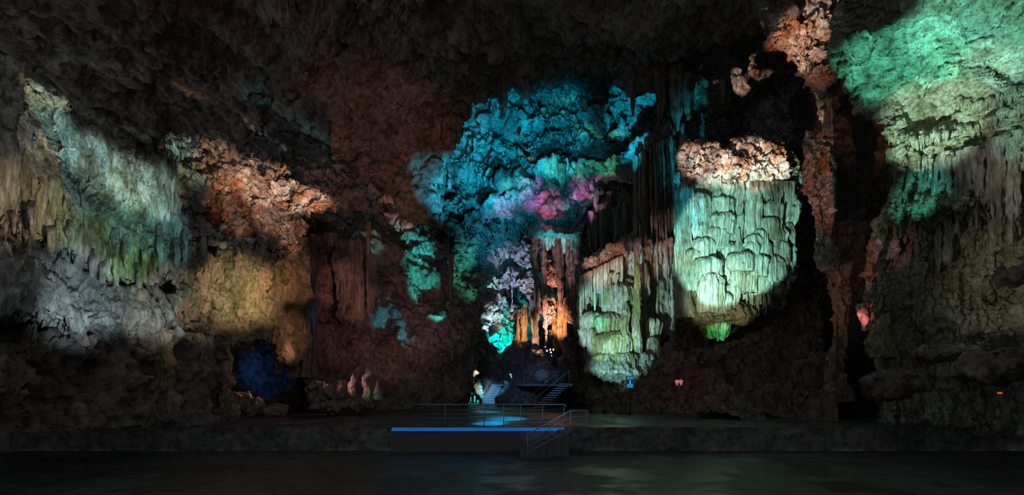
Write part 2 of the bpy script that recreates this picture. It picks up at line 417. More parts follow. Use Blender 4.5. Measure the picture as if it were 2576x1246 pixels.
M['pale'] = mat_plain('pale_tread_stone', (.6,.6,.6), .5)  # paler than the step fronts, so the lit banding is in the colour
M['soot'] = mat_plain('dark_painted_board', (.11,.11,.11), .9)  # dark base colour stands in for shade on step fronts and fascia
M['plastic'] = mat_plain('dark_plastic', (.05, .05, .055), .5)
M['white'] = mat_plain('white_enamel', (.75, .75, .75), .4)

# ------------------------------------------------------------------ the shell of the cave
def setting(name, X, mat): return grid_obj(name, X, mat, None, tagkw=dict(kind='structure'))
def rows(pxs, pys, Ys): return [[(x, y, Ys[j][i]) for i, x in enumerate(pxs)] for j, y in enumerate(pys)]

pxs = [650, 850, 1000, 1150, 1240, 1330, 1400, 1460, 1600, 1750, 1950, 2150, 2350]
Yb = [
 [46,47,48,48,48,48,48,48,48,46,44,42,40],
 [50,52,54,55,55,55,55,55,54,50,48,46,44],
 [52,54,57,59,60,60,60,60,57,52,50,48,46],
 [52,54,57,59,59,60,59,59,57,53,51,49,46],
 [50,52,55,58,58,57,56.5,57,57,54,52,50,46],
 [48,50,53,57,57.5,57,56,56,57,54,52,50,46],
 [48,50,52,55,57,57,55.5,56,57,54,52,50,46],
 [48,50,51,54,60,62,61,60,56,54,52,50,46],
 [48,50,50,54,64,64,66,63,55,54,52,50,46],
 [48,50,50,55,65,66,66,64,54,54,52,50,46],
 [47,49,50,56,65,66,66,64,54,54,52,50,46],
 [46,48,50,56,64,65,65,63,53,53,52,50,46]]
pys = [20, 130, 240, 340, 430, 510, 575, 625, 700, 800, 900, 1062]
def hollow(X, lst):             # deep solution hollows pushed back into the rock
    X = X.copy(); q = X+.0; n = 1+.55*fbm(q/2.2, 3, 77)
    for hx, hy, Y, rx, ry, d in lst:
        c = P(hx, hy, Y); r = np.sqrt(((X[..., 0]-c[0])/(rx/F*Y))**2+((X[..., 2]-c[2])/(ry/F*Y))**2)*n
        X[..., 1] += d*sstep(1.0, .55, r)
    return X
holes = [(1258,315,58,38,50,12),(1300,352,58,36,28,11),(1515,300,58,30,60,12),(1545,335,57,24,30,9),(1215,335,58,20,14,3),(1308,268,59,12,12,3),(1345,262,59,9,9,3),(1640,282,56,26,12,3),(1210,455,57,26,12,3),
         (1170,530,56,34,26,4),(1130,600,54,30,20,3),(1210,560,56,26,16,3),(1290,560,57,22,12,3),(1440,350,59,20,10,2),(1390,320,59,24,9,2),(1180,390,58,14,10,2),(1120,470,55,20,14,3),(1560,450,56,34,34,4),(1500,540,56,40,24,4),(1235,430,58,16,10,2)]
wall_back = setting('wall_back', apply(hollow(loft(rows(pxs, pys, Yb), 3.0), holes), [[lump(2.0, 9, 11, 3), billow(1.1, 4.2, 12)], [ridge(.5, 1.9, 13, 4), crag(.5, 1.3, 14), pock(1.2, 2.0, 16)], [crag(.25, .5, 17), pock(.35, .7, 18), lump(.16, .45, 15, 2)]]), M['vault'])

lx = [-500,-100,250,450,650,850,1000,1060,1160,1280,1450,1600,1750,1950,2200,2600,3300]
lipy=[420,420,420,450,540,600,585,500,310,185,150,160,225,235,235,150,50]
lipY=[50,52,56,60,60,57,52,48,46,46,46,47,50,50,44,36,30]
def crow(k, ky, dy, dY=0): return [(x*k+CX*(1-k) if k < 1 else x, y*ky+dy, Y*k+dY) for x, y, Y in zip(lx, lipy, lipY)]
crows = [crow(1,1,-60,9), crow(1,1,-25,4), crow(1,1,0)]
for k, a in ((.985,.85),(.95,.66),(.86,.42),(.7,.12)):
    crows.append([(x, y*a, Y*k) for x, y, Y in zip(lx, lipy, lipY)])
crows.append([(x, -260, Y*.45) for x, Y in zip(lx, lipY)]); crows.append([(x, -900, Y*.33) for x, Y in zip(lx, lipY)])
ceiling = setting('ceiling', apply(loft(crows, 4.5), [[lump(2.2, 7, 21, 3), crag(1.3, 3.6, 22)], [crag(.5, 1.4, 23), ridge(.4, 1.5, 24, 3)]]), M['ceiling'])

pxs = [-900,-400,0,250,450,600,720,820,900]
Yl = [[13,18,24,30,34,37,40,44,50]]*7
wall_left = setting('wall_left', apply(loft([[(x, y+(t-y)*max(0, 1-j/2.), Yl[j][i]) for i, (x, t) in enumerate(zip(pxs, (150,150,215,400,470,510,560,600,640)))] for j, y in enumerate((400,520,620,720,820,940,1060))], 5), [[lump(1.5, 5, 31, 3), crag(.9, 2.5, 32)], [crag(.35, .9, 33), ridge(.3, 1, 34, 3)]]), M['dark'])
pxs = [1990,2080,2160,2260,2400,2600,3000,3800]
Yr = [[48,42,38,33,28,24,18,12]]*8
wall_right = setting('wall_right', apply(loft(rows(pxs, [-500,-100,200,400,600,800,960,1080], Yr), 5), [[lump(1.5, 5, 41, 3), crag(.9, 2.5, 42)], [crag(.35, .9, 43), ridge(.3, 1, 44, 3)]]), M['dark'])

def box_obj(name, p0, p1, mat, parent=None, bevel=0, **k):
    x0, y0, z0 = p0; x1, y1, z1 = p1
    V = np.array([(x, y, z) for z in (z0, z1) for y in (y0, y1) for x in (x0, x1)], float)
    org = np.array([(x0+x1)/2, (y0+y1)/2, z0])
    me = bpy.data.meshes.new(name)
    me.from_pydata((V-org).tolist(), [], [(0,2,3,1),(4,5,7,6),(0,1,5,4),(2,6,7,3),(0,4,6,2),(1,3,7,5)]); me.update()
    o = link(name, me, parent, org, mat, False)
    if bevel:
        md = o.modifiers.new('bevel', 'BEVEL'); md.width = bevel; md.segments = 2
    if k: tag(o, **k)
    return o
def tube(name, pts, r, mat, parent=None, n=8, **k):
    pts = [np.array(p, float) for p in pts]; X = []
    for i, p in enumerate(pts):
        d = pts[min(i+1, len(pts)-1)]-pts[max(i-1, 0)]; d /= np.linalg.norm(d)
        a = np.cross(d, (0, 0, 1)) if abs(d[2]) < .95 else np.cross(d, (0, 1, 0)); a /= np.linalg.norm(a); b = np.cross(d, a)
        X.append([p+r*(math.cos(t)*a+math.sin(t)*b) for t in np.linspace(0, 2*math.pi, n, endpoint=False)])
    return grid_obj(name, np.array(X), mat, parent, True, True, k or None)
# wet floor: smooth trampled limestone, puddles make it mirror-like in places
def mat_floor():
    m = mat_rock('wet_floor', [(.3,(.045,.045,.045)),(.5,(.062,.062,.062)),(.7,(.08,.08,.08))], .8, 1, .12, 3, .35, .45)
    nt = m.node_tree; N = nt.nodes; b = N['Principled BSDF']
    n = N.new('ShaderNodeTexNoise'); n.inputs['Scale'].default_value = .55; n.inputs['Detail'].default_value = 3
    g = N.new('ShaderNodeNewGeometry'); nt.links.new(g.outputs['Position'], n.inputs['Vector'])
    r = N.new('ShaderNodeValToRGB'); r.color_ramp.elements[0].position = .45; r.color_ramp.elements[0].color = (.28,.28,.28,1)
    r.color_ramp.elements[1].position = .55; r.color_ramp.elements[1].color = (.6,.6,.6,1)
    nt.links.new(n.outputs[0], r.inputs[0]); nt.links.new(r.outputs[0], b.inputs['Roughness'])
    return m
M['floor'] = mat_floor()
def ground(name, x0, x1, y0, y1, z, amp, mat, n=120, m=120, **k):
    X = np.stack(np.meshgrid(np.linspace(x0, x1, n), np.linspace(y1, y0, m)), -1); X = np.concatenate([X, np.full(X.shape[:2]+(1,), z)], -1)
    X[..., 2] += amp*fbm(X/2.5, 3, 51)
    return grid_obj(name, X, mat, None, tagkw=k)
ground('floor', -45, 40, -2, 22.9, -1.0, .02, M['floor'], kind='structure')
ground('floor_terrace', -50, 45, 22.9, 75, 0, .02, M['floor'], 160, 160, kind='structure')

def face(name, x0, x1):
    X = np.stack(np.meshgrid(np.linspace(x0, x1, 500), np.linspace(.04, -1.1, 16)), -1); X = np.stack([X[...,0], X[...,0]*0+22.9, X[...,1]], -1)
    return grid_obj(name, apply(X, [[lump(.12,1.2,55,3), crag(.06,.5,56)]]), M['sooty'], None, tagkw=dict(kind='structure'))
face('trim_terrace', -50, 45)
#@@FORMATIONS
C_ = 'rock formation'
# left flowstone cascade ---------------------------------------------------
cx_ = [
 [(-160,110,22),(-60,130,23),(60,215,25),(180,300,27),(300,390,29),(400,430,31),(460,470,34)],
 [(-160,60,18),(-60,118,18.5),(60,185,20),(180,280,22),(300,355,24),(400,385,26),(450,410,28)],
 [(-160,90,16.4),(-60,150,17),(40,215,18.6),(150,310,20.5),(290,405,22.5),(400,440,25),(462,450,27)],
 [(-160,160,15.4),(-60,200,16),(50,262,17.4),(165,390,19.6),(270,480,21.6),(380,560,24),(490,600,27)],
 [(-160,210,14.2),(-60,250,15),(60,310,16.4),(160,430,18.4),(250,510,20),(370,600,22.6),(490,650,26)],
 [(-160,340,13.9),(-60,380,14.6),(70,430,15.9),(165,520,17.6),(250,590,19.2),(370,650,22),(495,680,25.8)],
 [(-160,560,14.1),(-60,580,14.8),(80,605,16.0),(170,640,17.7),(255,700,19.3),(375,728,22.2),(500,712,26)],
 [(-160,580,17),(-60,590,18),(80,612,19),(170,650,21),(255,706,22.4),(375,730,25),(500,716,28)]]
cas = thing('flowstone_cascade', P(200,740,19), 'broad pale flowstone cascade of long fluted curtains sweeping down the left wall', C_)
part_m = apply(loft(cx_, 2.6), [[flute(.34, .95, .03, 61, .5), lump(.55, 4, 62, 3)], [flute(.15, .30, .03, 63, .5), lump(.06, .5, 64, 3)], flute(.05, .13, .04, 65, .5)])
grid_obj('curtain', part_m, M['cascade'], cas)
# ragged pipes hanging free from the lower hem
random.seed(5)
for i in range(24):
    u = i/23; px = -20+520*u+random.uniform(-12, 12)
    hem = np.interp(px, [-20,80,170,255,375,500], [588,610,645,702,728,712]); Y = np.interp(px, [-20,80,170,255,375,500], [14.9,15.8,17.4,19,21.9,25.8])
    w = random.uniform(6, 17); top = hem-random.uniform(90, 160); bot = hem+random.uniform(-40, 14)+(30 if px < 90 or 200 < px < 260 else 0)*random.random()
    part('stalactite', pill([(px,top,Y+1.6,w*1.2),(px+2,(top+bot)/2,Y,w*1.2),(px+2,bot-8,Y,w),(px+2,bot,Y,w*.35)], .8, [[flute(.06,.25,.05,i),lump(.06,.4,i)]], 3, drip=.0), M['curtain'], cas)

# crest rubble on top of the cascade
rub = [[(x,y-6,Y+5) for x,y,Y in ((-120,105,20),(20,175,20.5),(110,225,22),(200,285,23),(290,345,25))],
       [(x,y,Y) for x,y,Y in ((-120,80,18.6),(20,150,19.2),(110,203,20.8),(200,262,22),(300,330,24))],
       [(x,y,Y) for x,y,Y in ((-120,125,17.2),(10,200,17.9),(95,240,19.6),(180,295,21.3),(290,362,23.6))],
       [(x,y,Y) for x,y,Y in ((-120,160,18.6),(5,225,19),(90,262,20.6),(175,318,22),(285,378,24.6))]]
o = grid_obj('rock_crest', apply(loft(rub, 2.6), [[crag(.55,.9,71), lump(.5,1.6,72)], [ridge(.12,.4,73,3)]]), M['strata'])
tag(o, 'knobbly yellowish rock crest along the top of the left cascade', C_)
# slab that hangs over the dark cleft behind
o = part('hanging_slab', pill([(300,318,27,14),(330,330,27,34),(352,345,26.6,40),(372,356,26.4,24),(378,362,26.4,6)], 1.4, [[crag(.35,.8,75),lump(.4,1,76)]], 2), M['strata'], None)
tag(o, 'small tapering rock slab jutting over the dark cleft behind the cascade', C_)

# rippled ledge under the curtains ------------------------------------------
led = [
 [(-160,600,18),(0,625,18.5),(110,650,19.5),(230,715,21),(340,745,23.5),(470,735,27)],
 [(-160,610,15),(0,630,15.8),(110,660,17.0),(230,725,18.8),(340,752,21.4),(470,745,25.4)],
 [(-160,680,13.2),(0,690,14.2),(110,725,15.6),(230,765,17.6),(340,785,20.4),(470,790,24.8)],
 [(-160,760,12.8),(0,765,13.8),(110,790,15.2),(230,820,17.4),(335,815,20.2),(455,835,24.6)],
 [(-160,790,13.8),(0,785,14.6),(110,812,16.2),(215,850,18.4),(330,840,21),(450,870,25)],
 [(-160,800,17),(0,790,18),(110,815,19),(215,852,21),(330,846,24),(450,876,27)]]
o = grid_obj('rippled_ledge', apply(loft(led, 2.6), [[lump(.8,3,81,3), ridge(.3,1.4,85,2)], [flute(.16,.34,.07,82,1.2), lump(.10,.45,83)]]), M['curtain'])
tag(o, 'pale rippled rock ledge with dark cracks below the left cascade', C_)
# dim craggy foot of the left wall
foot = [[(x,y,Y) for x,y,Y in ((-160,770,17),(60,800,18.5),(220,850,20),(330,840,22),(450,850,25),(580,870,29))],
        [(x,860,Y) for x,Y in ((-160,14),(60,15.5),(220,18),(340,21),(450,24),(585,28))],
        [(x,940,Y) for x,Y in ((-160,13),(60,15),(220,17.6),(340,20.6),(455,23.6),(590,27.6))],
        [(x,1010,Y) for x,Y in ((-160,12.5),(60,14.6),(220,17.2),(340,20.2),(460,23.4),(595,27.4))],
        [(x,1075,Y) for x,Y in ((-160,12),(60,14.4),(220,17),(340,20),(460,23.2),(600,27.2))]]
o = grid_obj('craggy_footing', apply(loft(foot, 4), [[crag(.8,1.6,91), lump(1.2,3,92)], [ridge(.2,.7,93,3)]]), M['dark'])
tag(o, 'dark craggy rock base of the left wall below the rippled ledge', C_)

# broken bright ledge ---------------------------------------------------------
bl = [
 [(400,370,36),(470,360,37),(560,370,38),(650,425,39),(730,450,40),(790,490,40),(850,500,38)],
 [(415,345,29),(480,338,30.5),(560,345,31.5),(645,395,33),(715,408,34),(775,470,34),(848,494,34)],
 [(425,400,27),(490,385,28.4),(565,410,29.4),(640,440,31),(705,460,32.4),(770,495,33),(846,500,33.6)],
 [(440,470,26.6),(500,450,27.8),(570,475,28.8),(635,495,30.4),(700,505,31.8),(765,515,32.6),(838,508,33.6)],
 [(455,540,26.4),(510,530,27.4),(575,545,28.6),(635,555,30),(695,560,31.5),(750,545,32.6),(815,520,34)],
 [(475,620,26.4),(530,615,27.4),(590,625,28.4),(645,635,30),(700,640,31.6),(735,610,33),(775,560,35)],
 [(480,640,30),(530,640,31),(590,650,32),(645,660,34),(700,660,36),(730,625,37),(770,565,38)]]
o = grid_obj('broken_ledge', apply(loft(bl, 2.4), [[crag(1.0,2.0,101), lump(.9,2.6,102,3)], [crag(.42,.75,103), ridge(.28,.8,104,3)], lump(.07,.25,105,2)]), M['ochre'])
tag(o, 'jagged broken rock ledge of orange and white blocks ending in a snout', C_)

# draped lower wall -------------------------------------------------------------
dw = [
 [(440,600,29),(520,600,30),(600,610,31),(680,600,33),(745,600,36),(790,620,39)],
 [(440,640,25.6),(520,640,27),(600,650,28.6),(680,640,30.6),(740,640,33),(785,650,37)],
 [(440,730,24.8),(520,735,26.2),(600,740,27.8),(675,740,29.8),(735,740,32.4),(782,740,36.6)],
 [(445,800,24.8),(520,810,26.2),(600,815,27.8),(675,815,29.6),(730,830,32.4),(780,840,36.6)],
 [(455,850,25.2),(525,860,26.6),(598,862,28),(672,866,29.8),(728,900,32.6),(780,930,36.6)],
 [(460,862,28),(530,872,30),(598,868,31),(672,872,33),(735,935,35),(785,955,38)]]
o = grid_obj('draped_wall', apply(loft(dw, 2.5), [[flute(.5,1.1,.10,111,1.4), lump(.9,2.4,112,3)], [flute(.22,.42,.13,113,1.4), ridge(.2,.7,116,3)], [lump(.06,.2,115,2), flute(.05,.16,.1,117,1)]]), M['olive'])
tag(o, 'glistening olive and orange draped rock wall under the broken ledge', C_)
def columns(lst, mat, parent=None, name='column', lab=None, dr=.9, fl=.1, fs=.35, seed=0, drip=0., ends=(0,0), lumpa=.12):
    for i, pts in enumerate(lst):
        if ends == (0, 0) and name == 'alcove_column': ends = (0, .12)
        X = pill(pts, dr, [[flute(fl, fs, .05, seed+i, .3), lump(lumpa, .8, seed+i, 3)]], 2.4, ends=ends, drip=drip, seed=seed+i)
        o = part(name, X, mat, parent)
        if lab: tag(o, lab[i], C_)
lc = [
 [(762,600,36,26),(768,680,35.6,22),(770,800,35.6,26),(768,950,35.6,30)],
 [(735,640,35,30),(742,720,34.6,22),(738,820,34.6,26),(735,950,34.6,28)],
 [(706,760,33.6,24),(712,830,33.4,30),(704,900,33.2,24),(700,940,33.2,10)],
 [(788,590,38,16),(789,700,38,14),(790,950,38,20)],
 [(688,780,32.8,20),(690,850,32.6,30),(692,885,32.6,14)]]
columns(lc, M['column'], lab=['tall brown fluted column at the right edge of the draped wall','slender brown column with a waisted middle beside the draped wall','knobbly orange drapery ending above the blue hollow','thin straight column with a blue lit right edge','short drip column hanging over the blue hollow'], seed=120, fl=.16)
fc = [
 [(400,830,23,60),(405,900,23,50),(408,960,23,54),(410,1060,23,70)],
 [(490,840,25,56),(500,900,25,36),(505,960,25,44),(510,1060,25,60)],
 [(556,850,27.4,46),(558,920,27.2,50),(560,1000,27.2,56),(562,1062,27.2,64)]]
columns(fc, M['olive'], lab=['dark stubby column leftmost under the draped wall','dark narrow-waisted column between two stubby columns','rough brown column beside the blue hollow'], seed=130, fl=.3, fs=.6, lumpa=.4)

# middle brown wall ------------------------------------------------------------
mw = [
 [(760,560,44),(850,570,46),(930,560,48),(1010,600,51),(1090,650,53),(1160,700,56),(1185,720,58)],
 [(760,620,41),(850,640,43),(930,640,45),(1005,680,47),(1085,740,49),(1165,740,52),(1192,750,56)],
 [(765,760,41),(850,770,43),(930,780,44),(1005,770,45.6),(1085,780,46.4),(1165,790,49),(1198,800,54)],
 [(770,850,40),(850,850,42),(930,860,43),(1010,860,44),(1090,870,44.8),(1160,880,47),(1196,890,53)],
 [(780,930,39),(850,930,41),(930,940,42),(1010,950,43),(1090,950,44),(1150,960,46),(1186,960,52)],
 [(790,1052,37),(850,1052,39),(930,1050,40),(1010,1048,41),(1090,1048,42),(1145,1045,44),(1178,1045,52)]]
o = grid_obj('brown_wall', apply(loft(mw, 3), [[lump(1.4,4,141,4), ridge(.5,2.6,142,3)], [ridge(.22,1,143,3), crag(.25,1,144)]]), M['brown'])
tag(o, 'dim brown and mauve rock wall left of the lit alcove', C_)
big = thing('blunt_stalactite', P(890,830,42), 'broad blunt brown stalactite hanging in front of the brown wall', 'stalactite')
part('trunk', pill([(880,600,43.6,84),(880,650,42,92),(884,700,42,86),(887,760,42,74),(890,800,42,62),(891,822,42,30)], .7, [[flute(.3,.9,.05,151,.4), lump(.5,1.6,152,4)], [flute(.08,.25,.08,153), lump(.05,.2,154)]], 2.6, drip=.12, seed=3), M['column'], big)
part('side_spike', pill([(928,560,41,14),(926,620,41,10),(925,700,41,8),(926,790,41,4)], .9, [[lump(.08,.5,155)]], 3), M['column'], big)
part('side_lobe', pill([(934,640,41.6,26),(936,720,41.6,24),(933,770,41.6,20),(932,790,41.6,6)], .9, [[flute(.1,.3,.05,156)]], 3), M['column'], big)
part('side_lobe', pill([(830,590,42.6,40),(828,640,42.6,26),(834,700,42.6,20),(838,730,42.6,6)], .9, [[flute(.12,.4,.05,157)]], 3), M['column'], big)
columns([[(1134,640,50,16),(1134,700,50,12),(1132,770,50,9)]], M['column'], lab=['thin dark stalactite hanging before the green lit rock'], seed=160)

# ------------------------------------------------------------------ vault formations
# hanging silhouettes on the ceiling lip
def stal(px, y0, y1, Y, w, seed, parent=None, mat=None, dr=.9, rough_=.12, name='stalactite'):
    X = pill([(px,y0,Y,w*1.5),(px,y0*.65+y1*.35,Y,w),(px+w*.05,y0*.25+y1*.75,Y,w*.7),(px+w*.05,y1-3,Y,w*.3),(px,y1,Y,w*.08)], dr, [[flute(.01*w,.5,.05,seed), lump(rough_,.9,seed,3)]], 3)
    return part(name, X, mat or M['ceiling'], parent)
for i, (px, y0, y1, w) in enumerate([(1312,110,262,20),(1262,120,300,34),(1592,120,292,20),(1540,100,170,34),(1660,150,300,30),(1700,170,330,36),(1225,150,250,26),(1195,200,262,20),(1400,80,170,40),(1470,90,185,36),(1630,120,200,24),(1820,200,260,20),(1100,300,352,24),(1730,190,300,30)]):
    stal(px, y0, y1, 45.5, w, 200+i, ceiling)
# dark hollow rims and rounded masses on the vault
def blob(name, px, py, Y, w, h, d, mat, layers, parent=None, res=2.6, **k):
    ts = np.linspace(0.02, .98, 9)
    pts = [(px, py-h/2+h*(1-math.cos(math.pi*t))/2, Y, w*math.sin(math.pi*t)) for t in ts]
    o = part(name, pill(pts, d, layers, res), mat, parent)
    if k: tag(o, **k)
    return o
L_ = lambda s, a=1.: [[billow(.7*a,2.2,s), lump(.5*a,1.5,s+1)], [ridge(.22*a,.8,s+2,3)]]
# purple saddle with green crest
sad = thing('vault_saddle', P(1390,560,53), 'folded saddle of rock at the centre of the vault, green on top and magenta below', C_)
for i, (x,y,w,h) in enumerate([(1395,455,110,120),(1330,505,110,80),(1440,470,90,90),(1270,520,80,60),(1380,520,120,90),(1480,490,80,50),(1300,460,110,40),(1500,430,120,50)]):
    blob('fold', x, y, 54.5+.4*(i%3), w, h, .55, M['vault'], [[ridge(.9,2.4,230+i,3), lump(.7,2,240+i)], [ridge(.25,.8,250+i,3)]], sad)
stal(1413, 415, 500, 52, 16, 260, sad, M['dark'])
# lip over the alcove
lip = loft([[(1325,560,60),(1360,555,60),(1400,570,60),(1440,570,60),(1475,560,60)],
            [(1328,575,54),(1360,560,53),(1400,572,53),(1440,580,53),(1470,562,54)],
            [(1330,590,53),(1360,588,52),(1400,592,52),(1435,592,52),(1468,578,53)],
            [(1335,606,54),(1362,596,54),(1400,597,54),(1436,596,54),(1462,588,55)],
            [(1340,610,60),(1365,600,60),(1400,600,60),(1436,600,60),(1460,592,60)]], 2)
o = grid_obj('alcove_lip', apply(lip, [[flute(.3,.6,.2,271,1), lump(.4,1.2,272)], [ridge(.1,.4,273)]]), M['flow'])
tag(o, 'rippled turquoise rock lip arching over the top of the alcove', C_)
# curtains right of the vault, hanging from darkness
random.seed(11)
cur = thing('hanging_curtain', P(1650,700,46), 'dense curtain of long thin stalactites hanging left of the tall flowstone', 'stalactites')
for i in range(38):
    px = 1598+i*2.9+random.uniform(-4,4); Y = 43.5+random.uniform(0,5)
    y1 = random.choice([640,700,780,820])+random.uniform(-40,20); w = random.uniform(4,11)
    lean = (px-1650)*.12
    X = pill([(px-lean-6,392-(px-1600)*.5,Y,w*1.2),(px-lean*.4-3,480,Y,w),(px,620,Y,w*.9),(px+2,y1-20,Y,w*.6),(px+2,y1,Y,w*.15)], .9, [[flute(.05,.25,.05,i), lump(.12,.8,i)]], 4)
    part('stalactite', X, M['column'], cur)
cur2 = thing('teal_curtain', P(1510,640,50), 'dark teal stalactite curtain hanging right of the alcove lip', 'stalactites')
for i in range(24):
    px = 1482+i*4.7+random.uniform(-4,4); Y = 51.5+random.uniform(0,3)
    y0 = 500+random.uniform(-20,50); y1 = 575+random.uniform(0,85); w = random.uniform(4,13)
    part('stalactite', pill([(px,y0,Y,w*1.6),(px,(y0+y1)/2,Y,w),(px,y1-10,Y,w*.5),(px,y1,Y,w*.12)], .9, [[flute(.08,.3,.05,i), lump(.12,.8,i)]], 4), M['curtain'], cur2)
cur3 = thing('left_curtain', P(1090,480,50), 'ragged turquoise stalactite fringe at the left end of the vault', 'stalactites')
for i in range(22):
    px = 1040+i*4.4+random.uniform(-3,3); Y = 48+random.uniform(0,2)
    y0 = 330+(1130-px)*.9+random.uniform(-10,20); y1 = y0+random.uniform(70,150); w = random.uniform(6,16)
    part('stalactite', pill([(px,y0,Y,w*1.8),(px,(y0+y1)/2,Y,w),(px,y1-10,Y,w*.4),(px,y1,Y,w*.12)], .9, [[flute(.08,.3,.05,i), billow(.3,.9,i)]], 3.5), M['vault'], cur3)

for i,(x,y,Y,w,h,lb) in enumerate([(1655,385,49,150,90,'turquoise rock hood from which the long curtain hangs'),(1600,420,51,90,70,'smaller turquoise boss left of the rock hood'),(1500,300,56,60,70,'round boss beside the dark hollow right of the vault centre')]):
    blob('rock_boss', x,y,Y,w,h,.7,M['vault'],[[billow(.8,2.2,281+i), pock(.7,1.3,285+i)],[crag(.3,.6,288+i),ridge(.2,.7,291+i,2)]],None,2.6,label=lb,cat=C_)
# ------------------------------------------------------------------ alcove
ac = [
 ([(1346,600,57,16),(1343,650,57,20),(1350,720,57,14),(1356,790,57,18)],'curtain','dark green hanging column at the left side of the alcove mouth'),
 ([(1366,596,56,16),(1368,660,56,15),(1370,740,56,17),(1373,800,56.5,14),(1374,840,57,5)],'column','tall mauve column left of centre in the alcove'),
 ([(1402,598,58,34),(1406,650,58,28),(1408,720,58,18),(1408,780,58,12)],'column','wide dark drapery tapering down in the alcove centre'),
 ([(1428,592,56,10),(1428,660,56,12),(1430,720,56,16),(1428,770,56,14)],'column','knotted pink column near the right side of the alcove'),
 ([(1438,590,54.6,10),(1437,690,54.6,9),(1438,800,54.6,8)],'column','thin purple column at the right side of the alcove'),
 ([(1452,585,54,22),(1450,660,54,18),(1447,760,54,14),(1452,850,54,10)],'curtain','teal fluted column dividing the alcove from the lower flowstone'),
 ([(1410,735,59,10),(1411,770,59,16),(1410,820,59,20),(1412,880,59,14)],'orange','bright orange drapery low in the alcove'),
 ([(1394,750,60,12),(1394,810,60,14),(1394,840,60,6)],'orange','short amber drapery beside the bright orange one'),
 ([(1424,750,58,16),(1422,810,58,18),(1420,880,58,14)],'orange','long ochre drapery reaching the alcove floor'),
 ([(1320,765,60,12),(1318,800,60,22),(1316,850,60,20),(1314,930,60,34)],'orange','broad orange fluted column in the left half of the alcove'),
 ([(1344,755,59,14),(1345,780,59,24),(1346,850,59,20),(1348,930,59,38)],'column','stout brown column beside the tall mauve one'),
 ([(1302,780,59.6,10),(1303,830,59.6,10),(1300,900,59.6,18)],'orange','thin orange column left of the broad orange one'),
 ([(1398,838,60,10),(1399,860,60,16),(1397,890,60,18)],'orange','stubby pink lit stalagmite behind the lamp cluster'),
 ([(1374,842,58,6),(1373,870,58,6),(1374,890,58,8)],'column','short thin column beside the pink lit stalagmite'),
 ([(1288,690,58,6),(1288,750,58,5),(1287,782,58,4)],'curtain','thin pale drip column at the left of the alcove'),
]
for i, (pts, mt, lb) in enumerate(ac): columns([pts], M[mt], name='alcove_column', lab=[lb], seed=300+i, fl=.22, fs=.4, lumpa=.2)
stl = [(1376,598,630,12),(1384,598,625,9),(1392,596,622,9),(1418,595,640,12)]
for i,(px,y0,y1,w) in enumerate(stl): stal(px,y0,y1,54.5,w,330+i,o,M['flow'])
rk = [
 (1325,650,61,60,70,'teal and pink boulder slope below the alcove lip','vault'),(1290,700,62,80,60,'lilac mottled rock shoulder left of the mauve column','vault'),
 (1325,720,60.5,60,60,'rust and pink rock knob behind the green column','ochre'),(1232,750,59,70,60,'blue white speckled rock at the left mouth of the alcove','flow'),
 (1266,800,64.5,60,90,'bright aqua rock face low in the alcove','flow'),(1284,860,63.5,34,110,'aqua slope running down behind the orange columns','flow'),
 (1214,796,60,34,50,'pale violet rock at the left edge of the alcove','flow'),(1388,690,61,50,60,'coral layered rock between the centre columns','ochre'),
 (1380,790,60,40,60,'cream and coral rock knob above the lamp cluster','ochre'),(1440,790,58,36,60,'rough pink rock beside the blue edged flowstone','ochre'),
 (1232,870,65,90,120,'aqua lit back wall at the foot of the alcove','flow'),(1300,790,60.5,40,40,'blue and white drip rock behind the thin orange column','flow'),(1405,845,61.5,60,50,'rosy back wall of the small lamp lit niche','ochre'),(1352,745,60,50,30,'blue touched ledge beside the stout column','ochre')]
for i,(x,y,Y,w,h,lb,mt) in enumerate(rk):
    blob('alcove_rock', x,y,Y,w,h,.6,M[mt],[[crag(.7,1.6,350+i),lump(.7,2,360+i)],[crag(.25,.6,370+i),ridge(.2,.6,380+i,2)]],None,2.2,label=lb,cat=C_)
ap = [[(1192,772,66),(1225,765,65),(1262,772,65),(1300,780,66)],[(1192,800,64.5),(1225,795,63.5),(1262,800,63.2),(1300,810,64)],[(1194,850,64),(1225,845,63),(1262,850,62.6),(1300,855,63.6)],
      [(1194,900,63.4),(1225,900,62.6),(1262,905,62.2),(1300,905,63.2)],[(1194,960,63),(1225,960,62.4),(1262,960,62),(1300,960,63)]]
tag(grid_obj('alcove_apron', apply(loft(ap, 2), [[vcrag(.7,1.5,345,.6),lump(.7,2,346)],[crag(.25,.6,347),ridge(.2,.6,348,3)]]), M['flow']), 'glowing aqua rock apron sloping up behind the pointed dark mound', C_)
dm = [([(1238,858,58,5),(1238,875,58,22),(1238,900,58,44),(1238,940,58,62),(1238,1000,58,70)],'dark pointed mound in front of the aqua alcove wall'),
      ([(1268,884,58.5,6),(1270,900,58.5,16),(1272,930,58.5,30),(1275,1000,58.5,40)],'smaller dark mound right of the pointed one'),
      ([(1300,858,59,20),(1300,890,59,50),(1310,930,59,80),(1320,1000,59,90)],'wide dark rock bank under the orange columns'),
      ([(1350,880,56,20),(1360,910,55,60),(1370,940,54,100),(1380,1000,52,130)],'dark rock bank below the lamp cluster'),
      ([(1430,850,54,20),(1436,890,53,46),(1440,930,52,80),(1450,1000,50,110)],'dark rock bank left of the lower flowstone skirt'),
      ([(1203,870,60,10),(1198,920,60,22),(1194,960,60,28),(1190,1000,60,32)],'dark green rock buttress behind the lit spire')]
for i,(pts,lb) in enumerate(dm):
    tag(part('rock_mound', pill(pts,.9,[[crag(.6,1.6,400+i),lump(.6,2,410+i)]],2.6), M['dark'], None), lb, C_)

